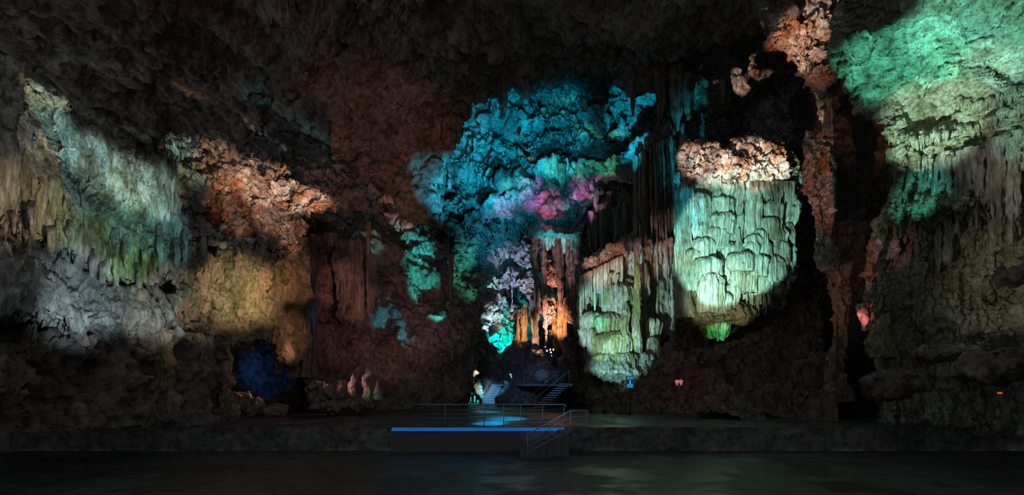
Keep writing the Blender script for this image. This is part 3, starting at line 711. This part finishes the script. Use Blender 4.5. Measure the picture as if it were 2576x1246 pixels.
# ------------------------------------------------------------------ lower flowstone
f1 = thing('lower_flowstone', P(1570,945,43), 'green tinted flowstone of drip domes and flutes right of the alcove', C_)
Y0 = 43.
f1r = [
 [(1456,680,50),(1480,662,48),(1530,640,48),(1590,612,48),(1650,600,48),(1705,600,48)],
 [(1450,672,45.4),(1476,652,44.4),(1526,630,43.6),(1588,602,43.6),(1650,596,43.6),(1705,592,44)],
 [(1452,700,45),(1474,690,43.6),(1526,672,42.8),(1588,650,43),(1650,650,43.4),(1705,650,44)],
 [(1456,760,45),(1478,750,43.4),(1526,740,42.6),(1588,740,42.8),(1650,740,43.4),(1705,740,44)],
 [(1450,820,45),(1474,820,43.2),(1526,820,42.4),(1588,820,42.6),(1650,820,43.6),(1700,820,44.4)],
 [(1462,860,45.4),(1484,880,43.2),(1530,885,42.2),(1588,890,42.4),(1640,890,43.8),(1690,880,45)],
 [(1480,930,46),(1500,935,43),(1540,940,42),(1590,945,42.2),(1635,945,43.8),(1680,940,46)]]
grid_obj('fluted_body', apply(loft(f1r, 2.2), [[flute(.5,.8,.03,421,.4), lump(.5,2.4,422)], [flute(.14,.24,.05,423,.4), lump(.08,.4,424)]]), M['algae'], f1)
cap = [[(x,y-4,Y+4) for x,y,Y in ((1448,678,45),(1476,656,44),(1526,630,43.4),(1560,606,43.4),(1590,596,43.4))],
       [(1446,672,44),(1474,648,42.8),(1524,622,42),(1560,600,42),(1592,588,42)],
       [(1446,700,43.6),(1474,676,42.4),(1524,650,41.6),(1560,632,41.6),(1592,620,41.6)],
       [(1452,716,45),(1480,694,43.8),(1526,668,43),(1560,650,43),(1592,640,43)]]
grid_obj('cap_rock', apply(loft(cap, 2.2), [[crag(.4,.8,431), lump(.4,1.2,432)], [ridge(.12,.4,433,2), flute(.1,.3,.1,434)]]), M['ochre'], f1)
def lobes(lst, mat, parent, Y, dY=0., seed=0, dr=.7, fl=.2):
    for i, t in enumerate(lst):
        px, py, w, h = t[:4]; yo = t[4] if len(t) > 4 else 0
        X = pill(lobe_pts(px, py, w, h, Y+yo, .86), dr, [[mask(flute(fl,.34,.04,seed+i,.4), lambda U,V: sstep(.1,.5,V)), lump(.18,1.3,seed+i,3)], [flute(.07,.15,.06,seed+40+i,.5), lump(.03,.2,seed)]], 2.0, drip=.16, dripn=9, seed=seed+i)
        part('drip_dome', X, mat, parent)
lobes([(1556,712,92,115,0),(1487,780,66,80,0),(1480,822,58,50,-.3),(1532,788,74,66,-.6),(1545,832,104,66,-.8),(1500,840,60,60,-.3),(1580,700,30,60,.2),(1620,660,30,100,.3),(1590,752,26,60,-.3),
       (1640,800,50,60,.6),(1520,890,70,52,-1.2),(1565,886,84,58,-1.4),(1612,890,70,46,-1.0),(1640,850,44,60,-.2)], M['algae'], f1, 42.2, seed=440)
columns([[(1536,688,41.6,12),(1534,705,41.4,6),(1537,740,41.4,6)],[(1552,690,41.6,10),(1552,705,41.4,6),(1548,738,41.4,6)],
         [(1604,600,41.6,26),(1602,660,41.2,16),(1604,740,41,20),(1600,830,41,26),(1606,890,41,22)],
         [(1576,760,41,10),(1574,790,40.8,20),(1570,815,40.8,26),(1572,840,40.8,22),(1576,860,40.8,26)],
         [(1498,880,41.6,12),(1500,900,41.6,10),(1500,925,41.6,12)],[(1518,850,41.2,16),(1520,890,41,20),(1520,900,41,22)]], M['algae'], f1, name='drip_column', seed=460, fl=.12)
random.seed(21)
for i in range(20):
    px = 1462+i*5.4+random.uniform(-2,2); y0 = np.interp(px,[1450,1530,1590],[700,660,630]); y1 = y0+random.uniform(60,120); w=random.uniform(4,8)
    part('drip_column', pill([(px,y0,41.9,w*1.3),(px,(y0+y1)/2,41.9,w),(px,y1,41.9,w*.7)], .9, [[lump(.06,.5,i)]], 4), M['flow'], f1)
# spill-over skirt at the base
sk = [[(1470,900,46),(1510,898,44),(1560,896,43.4),(1610,898,43.6),(1650,905,45)],
      [(1478,896,42),(1510,893,41.2),(1560,891,40.8),(1610,893,41),(1652,900,42)],
      [(1474,915,41.2),(1508,913,40.2),(1560,912,39.8),(1612,914,40),(1656,922,41.2)],
      [(1466,936,41),(1506,940,39.8),(1560,946,39.3),(1616,944,39.6),(1660,948,41)],
      [(1470,950,42.4),(1510,960,41.6),(1560,966,41.4),(1616,964,41.6),(1656,966,43)]]
grid_obj('spill_skirt', apply(loft(sk, 2), [[flute(.3,.5,.12,481,1.6), lump(.3,1.4,482)], [flute(.1,.2,.1,483,1)]]), M['flow'], f1)

# ------------------------------------------------------------------ tall flowstone
f2 = thing('tall_flowstone', P(1850,850,38), 'tall mint lit flowstone of stacked drip domes under an orange rock cap', C_)
part('fluted_body', pill([(1850,440,38.4,296),(1850,520,38.2,292),(1850,600,38,288),(1850,660,38,270),(1836,710,38,232),(1812,750,38,200),(1800,790,38,170),(1806,815,38,120)], .42,
     [[flute(.6,1.1,.03,501,.4), lump(.6,2.4,502)], [flute(.16,.3,.05,503,.4), lump(.08,.4,504)]], 2.4), M['flow'], f2)
part('cap_rock', pill([(1850,376,38.6,250),(1850,388,38.4,290),(1852,420,38.2,306),(1854,445,38.2,304),(1852,470,38.2,290),(1852,482,38.2,270)], .5,
     [[crag(.75,1.3,511), lump(.8,2.4,512)], [crag(.3,.55,513), ridge(.2,.6,514,2)], lump(.05,.2,515,2)], 2.2, drip=.02, seed=4, dripn=12), M['ochre'], f2)
part('cap_rock', pill([(1718,345,38.4,10),(1722,360,38.2,34),(1728,385,38,50),(1730,400,38,54)], .8, [[crag(.4,.8,516), lump(.4,1,517)]], 2.2), M['ochre'], f2)
part('smooth_pillar', pill([(1722,470,36.6,52),(1722,540,36.4,46),(1720,620,36.4,44),(1718,700,36.4,40),(1722,780,36.6,46),(1724,800,36.8,56)], .7, [[flute(.2,.5,.02,521,.2), lump(.15,1.5,522)], [flute(.06,.16,.04,523)]], 2.2, ends=(.08,0)), M['flow'], f2)
part('smooth_pillar', pill([(1898,478,36.6,46),(1896,540,36.4,44),(1898,600,36.4,40),(1896,650,36.6,30)], .7, [[flute(.22,.45,.02,524,.2), lump(.15,1.5,525)]], 2.2), M['flow'], f2)
lobes([(1757,488,74,100,0),(1812,496,74,48,.1),(1806,536,88,52,-.1),(1800,572,64,56,-.3),(1764,560,50,60,-.2),(1868,500,34,100,.2),
       (1945,508,48,62,0),(1940,545,54,60,-.2),(1908,576,58,54,-.4),(1962,572,46,72,0),(1985,560,34,110,.5),(1990,620,34,70,.6),
       (1768,600,70,56,-.5),(1746,628,48,48,-.7),(1776,648,84,66,-.9),(1822,650,60,60,-.4),(1836,612,50,60,-.2),(1748,672,44,60,-.8),
       (1898,592,54,50,-.6),(1888,608,46,42,-.8),(1862,632,74,50,-1.0),(1908,640,54,54,-.8),(1945,644,64,66,-.4),(1966,606,42,90,-.2),(1925,612,40,56,-.5),
       (1786,690,78,96,-1.3),(1840,716,42,66,-.6),(1812,740,50,50,-.9),(1950,690,60,50,.1),(1880,680,50,56,-.5),(1920,690,50,50,-.2),(1850,680,44,56,-.6),(1838,560,30,70,0),(1826,450,60,60,1)],
      M['flow'], f2, 36.6, seed=530, fl=.22)
random.seed(31)
sp = [(1858,560,640,22)]
part('spire', pill([(1858,575,36,3),(1858,600,36,8),(1860,620,36,26),(1862,645,36,56)], .8, [[flute(.08,.25,.05,590)]], 2.2), M['flow'], f2)
for i in range(46):
    px = 1745+i*5.0+random.uniform(-2,2); big_ = px > 1840
    y0 = 690 if big_ else 700; y1 = random.uniform(745,800) if px < 1940 else random.uniform(700,750); w = random.uniform(5,12)
    Y = 36.2+random.uniform(0,1.2)
    part('drip_column', pill([(px,y0,Y,w*1.3),(px,(y0+y1)/2,Y,w),(px,y1-8,Y,w*.8),(px,y1,Y,w*.3)], .9, [[flute(.06,.2,.05,i), lump(.08,.5,i)]], 3.5), M['algae'], f2)
for i in range(40):
    px = 1890+i*2.7+random.uniform(-2,2); w = random.uniform(4,8); y1 = random.uniform(480,520)
    part('drip_column', pill([(px,456,36.6,w*1.2),(px,(456+y1)/2,36.1,w),(px,y1,36.1,w*.3)], .9, [[lump(.06,.5,i)]], 4), M['column'], f2)
part('footing', pill([(1815,772,37,120),(1820,786,36.6,150),(1825,800,36.6,150),(1825,812,37,110)], .6, [[flute(.25,.5,.1,601), lump(.4,1.2,602)], [ridge(.12,.4,603)]], 2.2, drip=.05, seed=9, dripn=14), M['olive'], f2)
o = part('green_fringe', pill([(1802,806,38,60),(1802,818,37.6,74),(1802,836,37.6,70),(1802,852,37.8,50)], .6, [[flute(.3,.4,.05,611), lump(.2,1,612)]], 2, drip=.16, seed=12, dripn=16), M['algae'], None)
tag(o, 'small emerald lit drip fringe beneath the tall flowstone', C_)
# dark craggy ground under both
low = [[(1480,960,46),(1560,950,46),(1640,880,46),(1720,800,46),(1850,820,44),(1980,760,42),(2060,740,40)],
       [(1480,965,41),(1560,965,41),(1640,900,41),(1720,820,40),(1850,850,38.6),(1980,800,37),(2060,800,35)],
       [(1480,985,40),(1560,985,39),(1640,950,38),(1720,900,37),(1850,910,36),(1980,900,34),(2080,900,32)],
       [(1480,1010,39),(1560,1015,37),(1640,1010,36),(1720,1000,35),(1850,1000,33),(1990,1000,31),(2100,1000,29)],
       [(1480,1040,36),(1560,1045,34),(1640,1045,33),(1720,1060,31),(1850,1070,29),(2000,1080,27),(2120,1080,25)]]
o = grid_obj('rock_bank', apply(loft(low, 3), [[crag(1.2,2.2,621), lump(1.4,3.5,622)], [crag(.35,.8,623), ridge(.2,.8,624)]]), M['dark'])
tag(o, 'dark reddish rock bank beneath the two flowstones', C_)

# ------------------------------------------------------------------ right side
def rough_(s, a=1.): return [[crag(.8*a,1.4,s), lump(.9*a,2,s+1)], [crag(.3*a,.6,s+2), ridge(.2*a,.6,s+3,3)]]
def vrough_(s, a=1.): return [[vcrag(.9*a,1.1,s,.35), lump(.7*a,2,s+1)], [vcrag(.35*a,.5,s+2,.35), ridge(.2*a,.6,s+3,3)], lump(.04,.2,s)]
rp = thing('jagged_pillar', P(2110,950,30), 'tall jagged reddish pillar in front of the black opening', C_)
part('wedge', pill([(2062,335,29,80),(2058,380,29,88),(2062,450,29,84),(2072,520,29,70),(2078,590,29,50),(2084,640,29,34),(2076,680,29,8)], .7, vrough_(701,.7), 2.4), M['ochre'], rp)
part('stem', pill([(2086,215,28.6,18),(2084,280,28.6,15),(2082,330,28.6,20),(2090,345,28.6,34)], .9, [[lump(.15,.8,705), flute(.08,.3,.05,706)]], 2.4), M['column'], rp)
part('trunk', pill([(2110,560,30,40),(2106,640,30,44),(2114,720,30,50),(2116,790,30,44),(2112,850,30,36),(2106,950,30,60),(2106,1010,30,70)], .8, vrough_(707,.6), 2.4), M['brown'], rp)
part('shelf', pill([(2096,655,29,40),(2108,668,29,70),(2108,690,29,50),(2104,720,29,36)], .8, vrough_(711,.4), 2.4, drip=.2, seed=5), M['brown'], rp)
hb = [(2035,60,26,170,170,'large ragged tan rock hanging at the top right of the cavern'),(1955,110,26.6,100,50,'orange wedge of rock pointing left beneath the hanging rock'),
      (2062,186,26.4,120,54,'dark rusty rock lump at the foot of the hanging rock'),(1960,20,27,70,60,'thin rock tongue with a drooping tip at the top right'),
      (1893,162,29,16,56,'upper small pale rock shard left of the hanging rock'),(1904,188,29,22,40,'thin speckled shard just right of the upper small shard'),(1852,200,29,20,50,'narrow craggy shard leftmost of the small hanging shards'),(1866,224,29,28,40,'lowest small craggy shard ending the hanging rock trail'),(2030,130,26,80,90,'speckled rock boss below the hanging rock')]
for i,(x,y,Y,w,h,lb) in enumerate(hb):
    blob('hanging_rock', x,y,Y,w,h,.8,M['ochre'],rough_(720+6*i,.75 if w>60 else .5),None,2.2,label=lb,cat=C_)
# the great right wall
L = [2160,2142,2108,2122,2210,2245,2245,2228,2205,2190,2180,2200,2225]
ys = [-160,0,90,190,290,380,450,530,610,700,800,900,1095]
Yl_ = [20,22,24,25,25,24.5,25,25,25.6,26,26.4,26.6,26.6]
f_ = [0,.14,.3,.45,.62,.8,1.]
offs = { # depth offset rows x columns for shelves and hollows
 0:[0,0,0,0,0,0,0],1:[0,-.4,-.2,.2,.2,-.2,0],2:[0,-.4,-.4,.2,.6,.2,-.2],3:[0,-.5,-.6,-.3,.8,.8,.2],4:[0,-.3,-.4,-.8,-.4,.8,.4],
 5:[0,-.2,0,-.6,-1.2,-.6,-1.0],6:[0,.2,-.2,-1.2,-.6,.5,-.3],7:[0,-.8,-1.2,.2,.8,1.0,.4],8:[0,.3,.5,.8,1.1,1.2,.8],9:[0,-.1,.3,.5,.5,.7,.6],10:[0,-.4,-.6,-.4,-.2,.3,.2],11:[0,-.3,-.6,-.5,-.3,-.2,0],12:[0,-.5,-1,-1,-.8,-.6,-.4]}
rw = []
for j in range(13):
    r = [(L[j]+20, ys[j]+6, Yl_[j]+5)]
    for i, f in enumerate(f_):
        x = L[j]+(2900-L[j])*f; over = 1.0-.16*max(0, (300-ys[j])/460)
        r.append((x, ys[j]+(-46*f if 3 < j < 8 else 0), (Yl_[j]*(1-f)+12.5*f+2.2*math.sin(math.pi*f))*over+offs[j][i]))
    rw.append(r)
upper = lambda U, V: 1-sstep(.36, .5, V)
lower = lambda U, V: sstep(.38, .5, V)
grid = loft(rw, 2.7)
o = grid_obj('great_right_wall', apply(grid, [[mask(strata(.34,.50,751,.8,.25), upper), mask(flute(.8,1.2,.05,752,.5), lower), lump(.8,3,753,3), mask(crag(.5,1.4,758), lambda U,V: sstep(.22,.34,V)*(1-.6*sstep(.42,.5,V)))],
     [mask(strata(.15,.19,754,.8,.25), upper), mask(flute(.22,.36,.08,755,.8), lower), ridge(.16,.8,756,3)], [mask(strata(.04,.07,759,.8,.25), upper), mask(flute(.05,.13,.1,760,.8), lower), lump(.04,.18,757,2)]]), M['strata'])
tag(o, 'huge layered wall sweeping overhead at the right, swirling bands above and flutes below', C_)
random.seed(41)
rwall = o
_v = np.array([v.co for v in rwall.data.vertices])+np.array(rwall.location)
_k = _v[:, 1] > 5; _v = _v[_k]; _px = CX+_v[:, 0]/_v[:, 1]*F; _py = HY-(_v[:, 2]-CZ)/_v[:, 1]*F
def rw_depth(x, y):
    d = (_px-x)**2+(_py-y)**2; return float(_v[np.argsort(d)[:12], 1].min())
for cu, n, ln in (([(2236,335),(2300,350),(2370,325),(2440,318),(2500,290),(2580,262)],60,26), ([(2300,392),(2370,400),(2440,372),(2510,350),(2580,318)],54,34), ([(2400,250),(2460,262),(2520,238),(2580,225)],26,26), ([(2225,548),(2260,575),(2300,590),(2335,560)],18,24)):
    cu = np.array(cu, float)
    for i in range(n):
        t = i/(n-1)*(len(cu)-1); j = min(int(t), len(cu)-2); f = t-j; x, y = cu[j]*(1-f)+cu[j+1]*f
        x += random.uniform(-3,3); y += random.uniform(-8,8); Y = rw_depth(x, y)-.02; w = random.uniform(5,13); l = ln*random.uniform(.5,1.4)
        part('drip', pill([(x,y-10,Y+.5,w),(x,y,Y,w*1.1),(x+1,y+l*.6,Y+.05,w*.8),(x+1,y+l,Y+.1,w*.2)], .8, [[lump(.06,.4,i)]], 4), M['strata'], rwall)
for i in range(22):
    px = 2290+i*13+random.uniform(-5,5); y0 = np.interp(px,[2290,2420,2576],[400,385,330])+random.uniform(-10,10); f=(px-2240)/660.
    Y = 24.6*(1-f)+12.5*f+1.1; y1 = y0+random.uniform(120,300); w = random.uniform(10,26)
    part('drapery', pill([(px,y0,Y,w*1.3),(px,y0*.5+y1*.5,Y+.3,w),(px,y1,Y+.6,w*.7),(px,y1+12,Y+.8,w*.3)], .8, [[flute(.08,.25,.05,i), lump(.12,.6,i)]], 3), M['curtain'], rwall)
rl = [([(2205,575,24.6,20),(2203,600,24.4,50),(2196,650,24.4,40),(2190,700,24.6,34),(2186,760,24.8,30)],'ochre','narrow rusty buttress at the left foot of the right wall'),
      ([(2164,764,26,20),(2166,780,26,30),(2176,810,26,16),(2180,832,26,10)],'flow','small flame shaped rock lit pink at the foot of the right wall'),
      ([(2220,790,25,40),(2215,840,25,60),(2225,900,25,70)],'olive','mossy dark rock heap beside the pink flame shaped rock')]
for i,(pts,mt,lb) in enumerate(rl): tag(part('rock_buttress', pill(pts,.8,rough_(790+5*i,.35),2.4),M[mt],None),lb,C_)
for i,(x,y,Y,w,h,lb) in enumerate([(2400,890,20,190,60,'low flat boulder with a thin orange lit rim below the right wall'),(2250,960,22,160,90,'black boulder left of the orange rimmed one'),(2520,930,17,200,90,'dark boulder at the right edge of the frame'),(2540,690,16.5,110,60,'rounded knob high on the right wall, lichen flecked')]):
    blob('boulder', x,y,Y,w,h,.8,M['dark'],rough_(820+5*i,.5),None,3,label=lb,cat='boulder')

# ------------------------------------------------------------------ boulders and stalagmites by the stage
for i,(x,y,Y,w,h,lb) in enumerate([(605,1010,33,60,50,'pink rimmed boulder leftmost by the blue hollow'),(640,1030,33,60,60,'flat topped boulder in front of the blue hollow'),(690,1035,33,60,40,'low boulder with a greenish right flank'),
     (800,975,34,60,30,'flat slab boulder with a pink rim beside the tall column'),(808,1000,33.6,70,50,'rounded boulder with a red lit edge under the flat slab'),(848,990,33.4,56,60,'boulder with a pink edge left of the three stalagmites'),(830,1025,33,90,36,'low dark red boulder nearest the stage'),(905,1018,34,90,40,'dim boulder carrying the three stalagmites')]):
    blob('boulder', x,y,Y,w,h,.9,M['brown'],[[crag(.3,.7,850+i),lump(.3,.9,860+i)],[ridge(.1,.35,870+i,2)]],None,2.2,label=lb,cat='boulder')
for i,(pts,lb) in enumerate([([(890,942,33.5,4),(888,955,33.5,18),(885,975,33.5,20),(888,1000,33.5,16)],'leaning pointed stalagmite, left of the three'),
     ([(926,926,33.5,4),(924,940,33.5,18),(918,960,33.5,22),(922,985,33.5,16),(920,1006,33.5,18)],'tallest stalagmite, the middle of the three'),
     ([(952,955,33.5,3),(950,975,33.5,12),(948,990,33.5,22),(950,1006,33.5,28)],'slim spiked stalagmite, right of the three')]):
    tag(part('stalagmite', pill(pts,.9,[[crag(.12,.35,880+i),lump(.12,.5,885+i)]],1.8),M['flow'],None),lb,'stalagmite')
tag(part('stalagmite', pill([(1196,934,53,3),(1197,948,53,14),(1199,965,53,22),(1206,985,53,16),(1212,1002,53,10)],.9,[[crag(.2,.5,890),ridge(.15,.5,891,2)]],1.5),M['flow'],None),'cream and turquoise lit spire beside the far stairs','stalagmite')
tag(blob('boulder',1365,945,48,36,30,.8,M['flow'],[[ridge(.15,.5,895,3),lump(.2,.6,896)]],None,1.8),'pale shaggy boulder behind the landing rail','boulder')

#@@BUILT
def Z0(px, Y, z=0.): return np.array([(px-CX)/F*Y, Y, z])
# stage edge with its blue light strip
st = thing('stage_platform', (-1.5,22.8,-1), 'low stage edge with a glowing blue light strip along its lip', 'stage')
box_obj('fascia', (-5.3,22.6,-1),(2.3,22.85,-.12), M['soot'], st)
M['strip'] = mat_plain('blue_led_strip', (.02,.05,.12), .6, emit=(.006,.085,.30), strength=1.0)
box_obj('light_strip', (-5.25,22.5,-.10),(2.3,22.9,.02), M['strip'], st, .01)
# far stairs
fs = thing('far_stairs', Z0(1229,52.6), 'bluish lit concrete stairs climbing beside the spire to the landing', 'stairs')
Nst = 12; rise = 2.06/Nst
for i in range(Nst):
    t = i/(Nst-1); x0 = (1213-CX)/F*52.6+.86*t**1.2; Yk = 52.6+.3*i
    box_obj('step', (x0, Yk, rise*i-.02 if i else 0), (x0+1.25-.1*t, Yk+.34, rise*(i+1)-.07), M['soot'], fs, .01)
    box_obj('tread', (x0-.02, Yk-.04, rise*(i+1)-.075), (x0+1.27-.1*t, Yk+.33, rise*(i+1)), M['pale'], fs, .01)
# landing and the rock it rests on
la = thing('landing', Z0(1340,46), 'raised concrete landing joining the two flights of stairs', 'landing')
poly = [Z0(1238,56.1),Z0(1262,55),Z0(1318,46),Z0(1406,41.4),Z0(1440,41.4),Z0(1440,60),Z0(1225,60)]
V = [(p[0],p[1],z) for z in (1.86,2.06) for p in poly]; n_ = len(poly)
Fc = [tuple(reversed(range(n_))), tuple(range(n_,2*n_))]+[(i,(i+1)%n_,n_+(i+1)%n_,n_+i) for i in range(n_)]
org = Vector(Z0(1340,46)); me = bpy.data.meshes.new('slab'); me.from_pydata([Vector(v)-org for v in V], [], Fc); link('slab', me, la, org, M['concrete'], False)
o = part('rock_mound', pill([(1330,962,51,120),(1330,975,50,150),(1330,1000,49,170),(1330,1020,48.5,180)], .45, [[crag(.5,1.5,901),lump(.4,2,902)]], 2.4), M['dark'], None)
tag(o, 'dark boulder bank filling the space under the landing', C_)
# near right stairs
rs = thing('right_stairs', Z0(1340,38), 'dark blue stairs rising right from the stage to the landing', 'stairs')
for i in range(12):
    t = i/11; a = Z0(1345,37.6)*(1-t)+Z0(1418,41.2)*t
    box_obj('step', (a[0]-.35, a[1], rise*(i+1)-.07), (a[0]+.55, a[1]+.36, rise*(i+1)), M['concrete'], rs, .01)
def railing(name, pts, label, h=1., bars=0, posts=None, mat=None, r=.025):
    t = thing(name, pts[0], label, 'railing'); mat = mat or M['steel']
    tube('handrail', [p+np.array([0,0,h]) for p in pts], r, mat, t)
    for k in range(bars): tube('cross_bar', [p+np.array([0,0,h*(k+1)/(bars+1)]) for p in pts], .014, mat, t, 5)
    for p in (pts if posts is None else posts): tube('post', [p, p+np.array([0,0,h])], r*.8, mat, t, 6)
lp = [np.array([p[0],p[1],2.06]) for p in poly]
railing('landing_railing', [lp[1],(lp[1]+lp[2])/2,lp[2],(lp[2]+lp[3])/2,lp[3]], 'steel railing with cross bars around the front of the landing', bars=7)
sA = np.array([(1213-CX)/F*52.6,52.6,0]); sB = np.array([(1238-CX)/F*56,56,2.06])
railing('far_stair_railing', [sA,sB,sB+np.array([.9,.3,0])], 'steel railing up the left side of the far stairs', bars=5, posts=[sA,(sA+sB)/2,sB,sB+np.array([.9,.3,0])])
a0,a1 = Z0(1328,37.4),np.array([lp[3][0],lp[3][1],2.06])
railing('stair_railing', [a0,a1], 'left handrail of the dark blue right stairs', bars=0, posts=[a0,a1])
b0,b1 = Z0(1347,36.8),np.array([(1432-CX)/F*40.6,40.6,2.06])
railing('stair_railing', [b0,b1,b1+np.array([.6,.2,0])], 'right handrail of the dark blue right stairs', bars=0, posts=[b0,b1])
# stage front railing
px_posts = [1120,1218,1267,1310,1365,1419]
fp = [Z0(1035,23.4)]+[Z0(x,23.4) for x in px_posts]
t = thing('stage_railing', fp[0], 'long steel railing along the stage front with thin wires', 'railing')
hh = 1.03
e = fp[-1]+np.array([0,0,hh])
tube('handrail', [p+np.array([0,0,hh]) for p in fp]+[e+np.array([.07,0,-.03]),e+np.array([.1,0,-.12])], .024, M['steel'], t)
for p in fp[1:]: tube('post', [p, p+np.array([0,0,hh])], .018, M['steel'], t, 6)
for k in range(4): tube('wire', [p+np.array([0,0,.2+.2*k]) for p in fp], .005, M['steel'], t, 4)
# little stairs off the stage, and their rail
ls = thing('stage_stairs', (1.6,22,-1), 'short flight of steps down from the stage front, edges glinting', 'stairs')
for i in range(6):
    x = 2.3-.33*i; z = -.14*i
    box_obj('step', (x-.33, 21.0-.12*i, -1.0), (x+.02, 22.5-.12*i, z-.02), M['soot'], ls, .01)
    box_obj('nosing', (x-.05, 20.98-.12*i, z-.03), (x+.025, 21.5-.12*i, z-.005), M['steel'], ls)  # metal strip added at each step end to catch a glint
r0,r1,r2 = np.array([.6,20,-1.]),np.array([2.42,21.3,-.15]),np.array([3.1,21.3,-.15])
railing('stage_stair_railing', [r0,r1,r2], 'steel handrail slanting down beside the stage steps', h=1., bars=3, posts=[r0,(r0+r1)/2,r1,r2])
# planters, bin, post by the far stairs
def pot(px,py0,py1,Y,w,label,mat,name='planter',cat='planter'):
    o = part(name, pill([(px,py0,Y,w),(px,py0+1,Y,w*1.1),(px,(py0+py1)/2,Y,w*.95),(px,py1,Y,w*.8)],1.,(),1,nphi=16), mat, None); return tag(o,label,cat)
kb = box_obj('kerb', Z0(1178,50.5,0), Z0(1207,51.4,.16), M['concrete'], None, .02); tag(kb,'pale low kerb at the foot of the lit spire','kerb')
pot(1181,996,1011,50.9,9,'squat turquoise lit pot at the left end of the kerb',M['white'])
pot(1194,996,1013,50.9,4,'slim white post standing on the kerb',M['white'],'post','post')
o = box_obj('electric_box', Z0(1202,50.7,.16)-np.array([.12,0,0]), Z0(1206,51,.5), M['concrete'], None, .02); tag(o,'small grey box at the right end of the kerb','box')
# information screen
sc_ = thing('information_screen', P(1585,975,33), 'small lit blue screen standing below the lower flowstone', 'screen')
M['scr'] = mat_plain('screen_picture', (.02,.2,.3), .4, emit=(.01,.20,.36), strength=1.)
M['scr2'] = mat_plain('screen_dark_band', (.01,.03,.1), .4, emit=(.003,.02,.09), strength=1.)
M['scr3'] = mat_plain('screen_bright_figure', (.3,.6,.9), .4, emit=(.2,.55,1.), strength=1.)
a = P(1577,976,33); b = P(1593,948,33)
box_obj('housing', (a[0]-.03,33.01,a[2]-.03),(b[0]+.03,33.1,b[2]+.03), M['plastic'], sc_)
pn = box_obj('screen_panel', (a[0],33.0,a[2]),(b[0],33.02,b[2]), M['scr'], sc_)
c0 = P(1577,966,33); c1 = P(1593,955,33); box_obj('dark_band', (c0[0],32.99,c0[2]),(c1[0],33.0,c1[2]), M['scr2'], pn)
c0 = P(1584,966,33); c1 = P(1586,957,33); box_obj('bright_figure', (c0[0],32.98,c0[2]),(c1[0],32.99,c1[2]), M['scr3'], pn)
tube('stand', [P(1585,976,33.06),np.array([P(1585,976,33.06)[0],33.06,0])], .04, M['plastic'], sc_)
# lamp cluster in the alcove
M['lamp'] = mat_plain('lamp_glow', (1,.7,.8), .3, emit=(1,.62,.72), strength=5.)
lm = thing('lamp_cluster', P(1385,895,52), 'cluster of small glowing pink floodlights at the alcove foot', 'lamps')
for (x,y) in ((1372,873),(1376,883),(1384,880),(1392,880),(1386,887)):
    r=2.0 if x>1372 else 1.2; part('lamp', pill([(x,y-r,52,r*.8),(x,y-r*.5,52,r*1.7),(x,y+r*.5,52,r*1.7),(x,y+r,52,r*.8)],1.,(),.6,nphi=10), M['lamp'], lm)
    tube('bracket', [P(x,y+r*.8,52.05), P(x+2,y+9,52.3)], .03, M['plastic'], lm, 5)
# little pink mushroom lamps
M['pinklamp'] = mat_plain('dim_pink_globe', (.6,.3,.3), .5, emit=(.35,.12,.11), strength=1.)
for x,lb in ((1703,'left one of two dim pink globes in the dark below the flowstones'),(1713,'right one of two dim pink globes in the dark below the flowstones')):
    tag(part('globe_lamp', pill([(x,956,32,5),(x,958,32,9),(x,962,32,9),(x,966,32,5),(x,970,32,3)],1.,(),1,nphi=14), M['pinklamp'], None), lb, 'lamp')
M['red'] = mat_plain('red_indicator', (.5,.05,.03), .5, emit=(.9,.1,.05), strength=1.)
ex = thing('control_box', P(2515,992,15), 'small box with red indicator lights at the far right', 'box')
box_obj('case', P(2509,996,15.02), P(2521,984,15.1), M['plastic'], ex)
for x in (2512.5,2517.5):
    for y in (988,990.5): box_obj('indicator', P(x-1.6,y+.8,14.99), P(x+1.6,y-.8,15.02), M['red'], ex)
